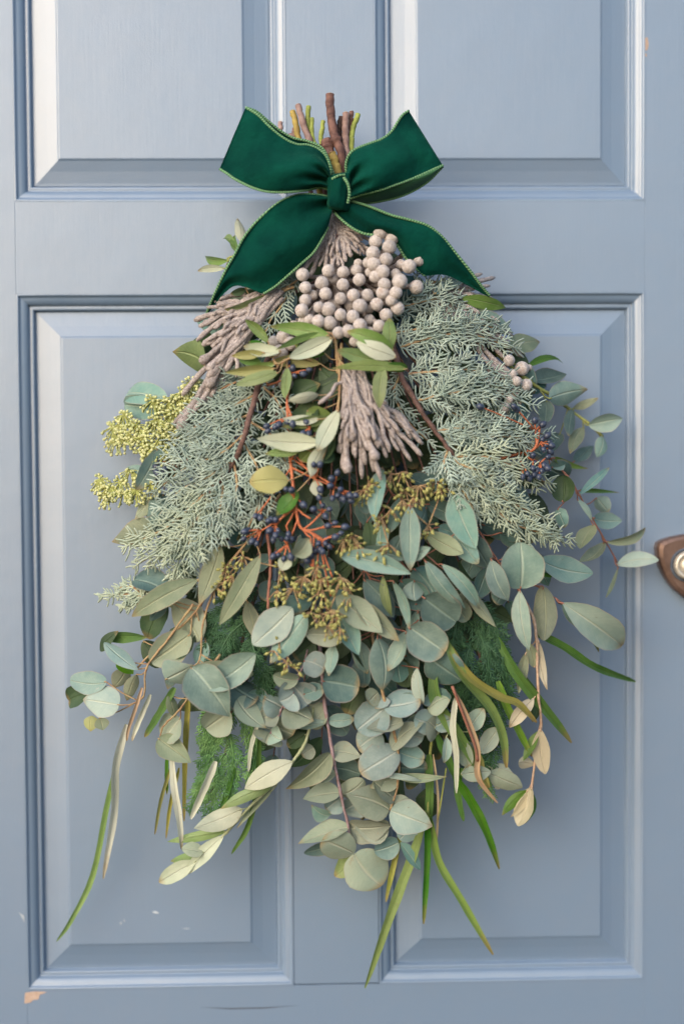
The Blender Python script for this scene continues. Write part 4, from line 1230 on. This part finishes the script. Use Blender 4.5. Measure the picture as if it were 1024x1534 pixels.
def inside():
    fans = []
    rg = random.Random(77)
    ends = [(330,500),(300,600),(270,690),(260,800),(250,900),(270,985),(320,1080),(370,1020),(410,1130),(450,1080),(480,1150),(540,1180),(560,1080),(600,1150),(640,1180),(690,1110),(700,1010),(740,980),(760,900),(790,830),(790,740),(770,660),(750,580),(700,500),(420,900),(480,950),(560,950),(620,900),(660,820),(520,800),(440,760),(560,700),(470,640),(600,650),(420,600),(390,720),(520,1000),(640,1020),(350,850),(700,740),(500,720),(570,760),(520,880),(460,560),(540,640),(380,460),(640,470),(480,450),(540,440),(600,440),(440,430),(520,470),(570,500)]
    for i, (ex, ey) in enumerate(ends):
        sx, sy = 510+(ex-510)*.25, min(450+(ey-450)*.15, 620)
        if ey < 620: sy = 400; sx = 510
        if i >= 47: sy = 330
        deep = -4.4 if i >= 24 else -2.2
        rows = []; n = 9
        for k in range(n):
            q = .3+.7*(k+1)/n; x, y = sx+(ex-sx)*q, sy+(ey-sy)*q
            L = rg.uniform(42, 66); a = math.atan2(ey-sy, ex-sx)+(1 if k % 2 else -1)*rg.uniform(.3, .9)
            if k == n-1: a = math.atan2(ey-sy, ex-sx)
            rows.append(f"{x:.0f} {y:.0f} {x+math.cos(a)*L:.0f} {y+math.sin(a)*L:.0f} {rg.uniform(22,38):.0f} {rg.choice('kkkDkk' if i >= 24 else 'DkDkk')} {deep+rg.uniform(-.5,.5):.1f} {rg.choice('lleo')}")  # innermost leaves mostly the darkest green, painting in the shade of the deep gaps
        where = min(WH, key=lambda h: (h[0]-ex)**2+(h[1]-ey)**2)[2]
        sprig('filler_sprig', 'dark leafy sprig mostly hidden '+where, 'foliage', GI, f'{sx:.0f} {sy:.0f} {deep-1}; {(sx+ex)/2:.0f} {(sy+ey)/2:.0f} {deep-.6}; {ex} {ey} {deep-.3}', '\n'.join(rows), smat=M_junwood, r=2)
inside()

# ------------------------------------------------------------------ cut stems above the bow
stems = thing('stem_bundle', 'bundle of cut brown, ochre and green stem ends standing above the velvet bow', 'cut stems', None, Q(505, 300, -1))
SB = np.array(stems.location)
def cutstem(mat, r, path, o=0., seed=0, knots=1):
    rg = random.Random(seed); ps = [nums(x) for x in path.split(';')]
    pts = [Q(p[0], p[1], o-.3*k*0) for k, p in enumerate(ps)]
    pts.append(Q(500+(ps[-1][0]-500)*.4, 330, -1.2))
    pp = catmull(pts, 26); pp = [p+V(rg.uniform(-1,1),rg.uniform(-1,1),0)*PX*.6 for p in pp]; pp[0] = pts[0]
    ks = [(rg.uniform(.1, .6), rg.uniform(.25, .5)) for _ in range(knots)]
    def rad(q):
        b = 1+.05*math.sin(q*47+seed)
        for kq, ka in ks: b += ka*math.exp(-((q-kq)/.018)**2)
        return r*PX*b
    mb = MB(); tube(mb, pp, rad, 9)
    s = build(mb, 'stem', mat, stems); s.location = tuple(-SB)
    # pale cut face
    d = unit(pp[0]-pp[2]); mb = MB(); tube(mb, [pp[0]+d*.0001, pp[0]+d*.0004], [r*.8*PX, r*.7*PX], 9)
    f = build(mb, 'cut_face', M_pith, s)
for i, a in enumerate([(M_wood1,6.2,'494 141;495 170;501 205;512 240',.9,3),(M_wood2,4.5,'438 167;443 185;449 215;470 250',.3,1),(M_wood4,4.6,'446 157;453 182;465 215;482 250',.5,2),(M_wood3,3.6,'462 159;461 190;466 225;485 260',-.1,2),(M_wood3,3,'467 177;469 210;484 250',.1,1),(M_wood3,3.2,'484 181;481 212;490 250',0,1),(M_wood4,3.6,'420 183;423 208;450 250',-.4,1),(M_wood4,5,'434 203;444 222;470 255',.0,1),(M_wood4,3.2,'440 192;443 213;470 250',-.3,1),(M_wood1,8,'488 210;494 232;500 262',.6,1),(M_wood2,6,'496 229;502 245;507 270',1.1,1),(M_wood4,5,'518 169;517 205;519 250',.5,1),(M_wood3,3.8,'536 171;527 198;520 245',.2,1),(M_wood5,4,'511 175;508 200;510 250',.1,2),(M_wood1,3.4,'526 167;524 190;518 240',.0,1),(M_wood3,3,'528 207;525 235;515 265',.4,0),(M_wood1,5,'478 218;488 240;500 262',.3,1)]):
    cutstem(a[0], a[1], a[2], a[3], i+3, a[4])

# ------------------------------------------------------------------ velvet bow
bow = thing('bow', 'dark green velvet ribbon bow with pale green stitched edges tied over the stems', 'bow', None, P(507, 288, .09))
BW = np.array(bow.location)
def resample(pts, n):
    pts = catmull([V(*p) for p in pts], 60)
    d = [0]
    for i in range(len(pts)-1): d.append(d[-1]+np.linalg.norm((pts[i+1]-pts[i])[:2]))
    out = []
    for i in range(n+1):
        s = d[-1]*i/n; k = int(np.searchsorted(d, s)); k = min(max(k, 1), len(pts)-1)
        f = (s-d[k-1])/max(1e-9, d[k]-d[k-1]); out.append(pts[k-1]+(pts[k]-pts[k-1])*min(max(f, 0), 1))
    return out
def ribbon(name, ea, eb, mat, bulgef, nu=40, nv=20, edge='ab', cordr=1.8, parent=None, thick=.0009, label=None, endcord=False):
    """ea, eb: edge lines (px, py, depth in cm); bulgef(s, v) -> extra depth in cm"""
    A_, B2 = resample(ea, nu), resample(eb, nu); g = []
    for i in range(nu+1):
        row = []
        for j in range(nv+1):
            v = j/nv; p = A_[i]*(1-v)+B2[i]*v
            row.append(P(p[0], p[1], (p[2]+bulgef(i/nu, v))*.01))
        g.append(row)
    g = np.array(g); mb = MB()
    gu = np.gradient(g, axis=0); gv = np.gradient(g, axis=1); nn = np.cross(gu, gv); nn /= (np.linalg.norm(nn, axis=2, keepdims=True)+1e-12)
    if nn[nu//2, nv//2, 1] > 0: nn = -nn; flip = True
    else: flip = False
    q = nv+1; fr = g.reshape(-1, 3); bk = (g-nn*thick).reshape(-1, 3); m = len(fr); fs = []
    for i in range(nu):
        for j in range(nv):
            f = (i*q+j, (i+1)*q+j, (i+1)*q+j+1, i*q+j+1)
            if flip: f = f[::-1]
            fs.append(f); fs.append(tuple(m+k for k in f[::-1]))
    rim = [i*q for i in range(nu+1)]; rim2 = [i*q+nv for i in range(nu+1)]
    for L in (rim, rim2, list(range(q)), [nu*q+j for j in range(q)]):
        for a, b in zip(L, L[1:]): fs.append((a, b, b+m, a+m))
    mb.add(list(fr)+list(bk), fs)
    o = build(mb, name, mat, parent or bow)
    if parent is None: o.location = tuple(-BW)
    if label: o['label'] = label
    def cord(line):
        cb = MB(); d = sum(np.linalg.norm(line[i+1]-line[i]) for i in range(len(line)-1)); pts = catmull(list(line), 120)
        tube(cb, pts, lambda t: cordr*PX*(1+.12*math.sin(t*d/PX/3.3*2*math.pi/1.0)), 8)
        L = d/PX/3.6; cb.uv = [(u, v*L) for u, v in cb.uv]
        build(cb, 'stitched_edge', M_cord, o)
    if 'a' in edge: cord(g[:, 0])
    if 'b' in edge: cord(g[:, -1])
    if endcord: pass
    return o
sin, pi = math.sin, math.pi
# left loop: from the knot outwards
ribbon('loop', [(495,262,9.3),(494,248,9.6),(487,232,9.6),(475,222,9.4),(460,217,9.3),(444,216,9.4),(425,207,9.6),(404,190,9.7),(386,172,9.3),(368,161,8.6)],
       [(494,284,9.3),(478,281,9.8),(460,285,10.3),(441,287,10.6),(420,288,10.7),(400,287,10.7),(378,281,10.5),(353,269,10),(340,260,9.4),(329,253,8.8)], M_velvet,
       lambda s, v: 1.9*sin(pi*min(1, s*1.15+.08))*sin(pi*v)**.8*(1-.3*s) - 1.0*math.exp(-((s-.13)/.13)**2)*sin(v*pi*3.5+.4)**2 + .35*sin(s*7+v*5)*s + .5*sin(v*9-s*6)*math.exp(-s*2.5), label='left loop of the bow')
ribbon('loop', [(500,262,8.2),(485,225,8.2),(462,212,8.1),(440,207,8.0),(420,196,8),(400,180,8.0),(384,167,8.2),(368,161,8.5)],
       [(498,285,7.2),(478,275,7.2),(455,270,7.2),(430,272,7.2),(405,272,7.3),(375,268,7.4),(345,258,7.8),(330,253,8.6)], M_velvet,
       lambda s, v: -.5*sin(pi*s)*sin(pi*v), edge='a', label='rear layer of the left loop')
# right loop
ribbon('loop', [(519,262,9.3),(518,245,9.7),(524,230,9.8),(535,222,9.6),(553,215,9.5),(572,208,9.4),(586,197,9.4),(597,180,9.2),(604,171,9.0),(612,166,8.6)],
       [(522,298,9.6),(540,292,10.2),(556,288,10.4),(575,283,10.5),(592,277,10.4),(612,270,10.2),(631,262,9.8),(642,257,9.5),(653,252,9.2),(663,248,8.8)], M_velvet,
       lambda s, v: 1.7*sin(pi*min(1, s*1.15+.08))*sin(pi*v)**.8*(1-.3*s) - 1.0*math.exp(-((s-.14)/.13)**2)*sin(v*pi*3+.6)**2 + .35*sin(s*6-v*6)*s + .5*sin(v*8+s*5)*math.exp(-s*2.5), label='right loop of the bow')
ribbon('ribbon_underside', [(522,298,9.4),(540,294,9.9),(560,290,10.0),(585,281,10.0),(610,272,9.9),(633,263,9.6),(650,254,9.2),(663,248,8.8)],
       [(520,300,8.4),(535,304,8.0),(553,304,7.8),(577,300,7.8),(600,294,7.9),(622,284,8),(643,270,8.3),(663,249,8.7)], M_satin,
       lambda s, v: .3*sin(pi*v), nv=8, edge='b', label='paler green back of the ribbon under the right loop')
# tails
ribbon('tail', [(495,295,9.0),(478,292,9.4),(455,291,9.7),(438,294,9.8),(415,305,9.8),(385,331,9.7),(365,356,9.5),(351,382,9.2),(338,405,8.9),(325,432,8.2),(315,455,7.3),(309,471,6.5)],
       [(499,308,9.0),(496,322,9.3),(491,340,9.5),(480,362,9.7),(468,380,9.8),(450,396,9.8),(430,414,9.6),(411,430,9.4),(395,440,9.2),(370,431,8.9),(345,431,8.2),(309,471,6.6)], M_velvet,
       lambda s, v: 1.0*sin(pi*v)*sin(pi*min(1, s*1.2))*.9 + .55*sin(v*8+s*7)*(.3+.7*math.exp(-s*3)) - .35*math.exp(-((v-.45)/.2)**2)*math.exp(-s*4), nu=60, edge='', label='left tail of the bow cut to a long point')
ribbon('tail', [(516,303,9.0),(535,304,9.5),(560,312,9.8),(585,322,9.9),(612,329,9.9),(640,338,9.7),(662,355,9.3),(682,379,8.8),(704,406,8.2),(718,425,7.7),(733,443,7.0)],
       [(499,316,8.9),(508,326,9.3),(525,340,9.6),(545,350,9.7),(573,354,9.6),(592,365,9.4),(606,385,9.2),(620,400,9.0),(636,413,8.8),(670,413,8.3),(733,444,7.0)], M_velvet,
       lambda s, v: .9*sin(pi*v)*sin(pi*min(1, s*1.2)) + .4*sin(v*7-s*8)*(.3+.7*math.exp(-s*3)), nu=60, edge='', label='right tail of the bow cut to a long point')
# stitched edges of the tails run only along the selvedges, not the cut ends
def edge_cord(parent, pts, r=1.7):
    line = [P(p[0], p[1], (p[2]+.08)*.01) for p in catmull([V(*q) for q in pts], 60)]
    d = sum(np.linalg.norm(line[i+1]-line[i]) for i in range(len(line)-1)); cb = MB(); pp = catmull(line, 140)
    tube(cb, pp, lambda t: r*PX*(1+.12*math.sin(t*d/PX/3.3*2*math.pi)), 8); L = d/PX/3.6; cb.uv = [(u, v*L) for u, v in cb.uv]
    o = build(cb, 'stitched_edge', M_cord, parent)
tails = [o for o in bow.children if o.name.startswith('tail')]
edge_cord(tails[0], [(495,295,9.0),(478,292,9.4),(455,291,9.7),(438,294,9.8),(415,305,9.8),(385,331,9.7),(365,356,9.5),(351,382,9.2),(338,405,8.9),(325,432,8.2),(315,455,7.3),(309,471,6.5)])
edge_cord(tails[0], [(491,340,9.5),(480,362,9.7),(468,380,9.8),(450,396,9.8),(430,414,9.6),(411,430,9.4),(395,440,9.2)])
edge_cord(tails[1], [(524,301,9.2),(540,305,9.55),(560,312,9.8),(585,322,9.9),(612,329,9.9),(640,338,9.7),(662,355,9.3),(682,379,8.8),(704,406,8.2),(718,425,7.7),(733,443,7.0)], 1.9)
edge_cord(tails[1], [(499,316,8.9),(508,326,9.3),(525,340,9.6),(545,350,9.7),(573,354,9.6),(592,365,9.4),(606,385,9.2),(620,400,9.0),(636,413,8.8)], 1.9)
# knot
mb = MB(); nu_, nv_ = 30, 28; vs_ = []; fs = []
kc = P(507, 288, .097); 
for i in range(nu_+1):
    z = -1+2*i/nu_
    for j in range(nv_):
        a = 2*pi*j/nv_
        hw_ = (14.5+2.2*abs(z)**2+ (1.5 if z > 0 else 0)*z)*PX; prof = (1-abs(z)**6*.25)
        fold = 1+.07*math.sin(a*9+z*1.6)+.05*math.sin(a*5-z*2.2)
        x = math.cos(a)*hw_*prof*fold; y = -math.sin(a)*.013*prof*fold*(1-.12*z*z)
        vs_.append(kc+V(x+1.2*z*PX, y, z*24*PX+ .0016*math.cos(a)*z))
for i in range(nu_):
    for j in range(nv_):
        j2 = (j+1) % nv_; fs.append((i*nv_+j, i*nv_+j2, (i+1)*nv_+j2, (i+1)*nv_+j))
fs.append(tuple(range(nv_))[::-1]); fs.append(tuple(nu_*nv_+j for j in range(nv_)))
mb.add(vs_, fs); kn = build(mb, 'knot', M_velvet, bow); kn.location = tuple(-BW); kn['label'] = 'tight folded knot in the middle of the bow'
edge_cord(kn, [(515,266,11.0),(521,276,11.2),(523,290,11.2),(521,304,10.9)], 2.0)
edge_cord(kn, [(497,268,10.6),(507,263,10.9),(516,262,10.6)], 1.6)
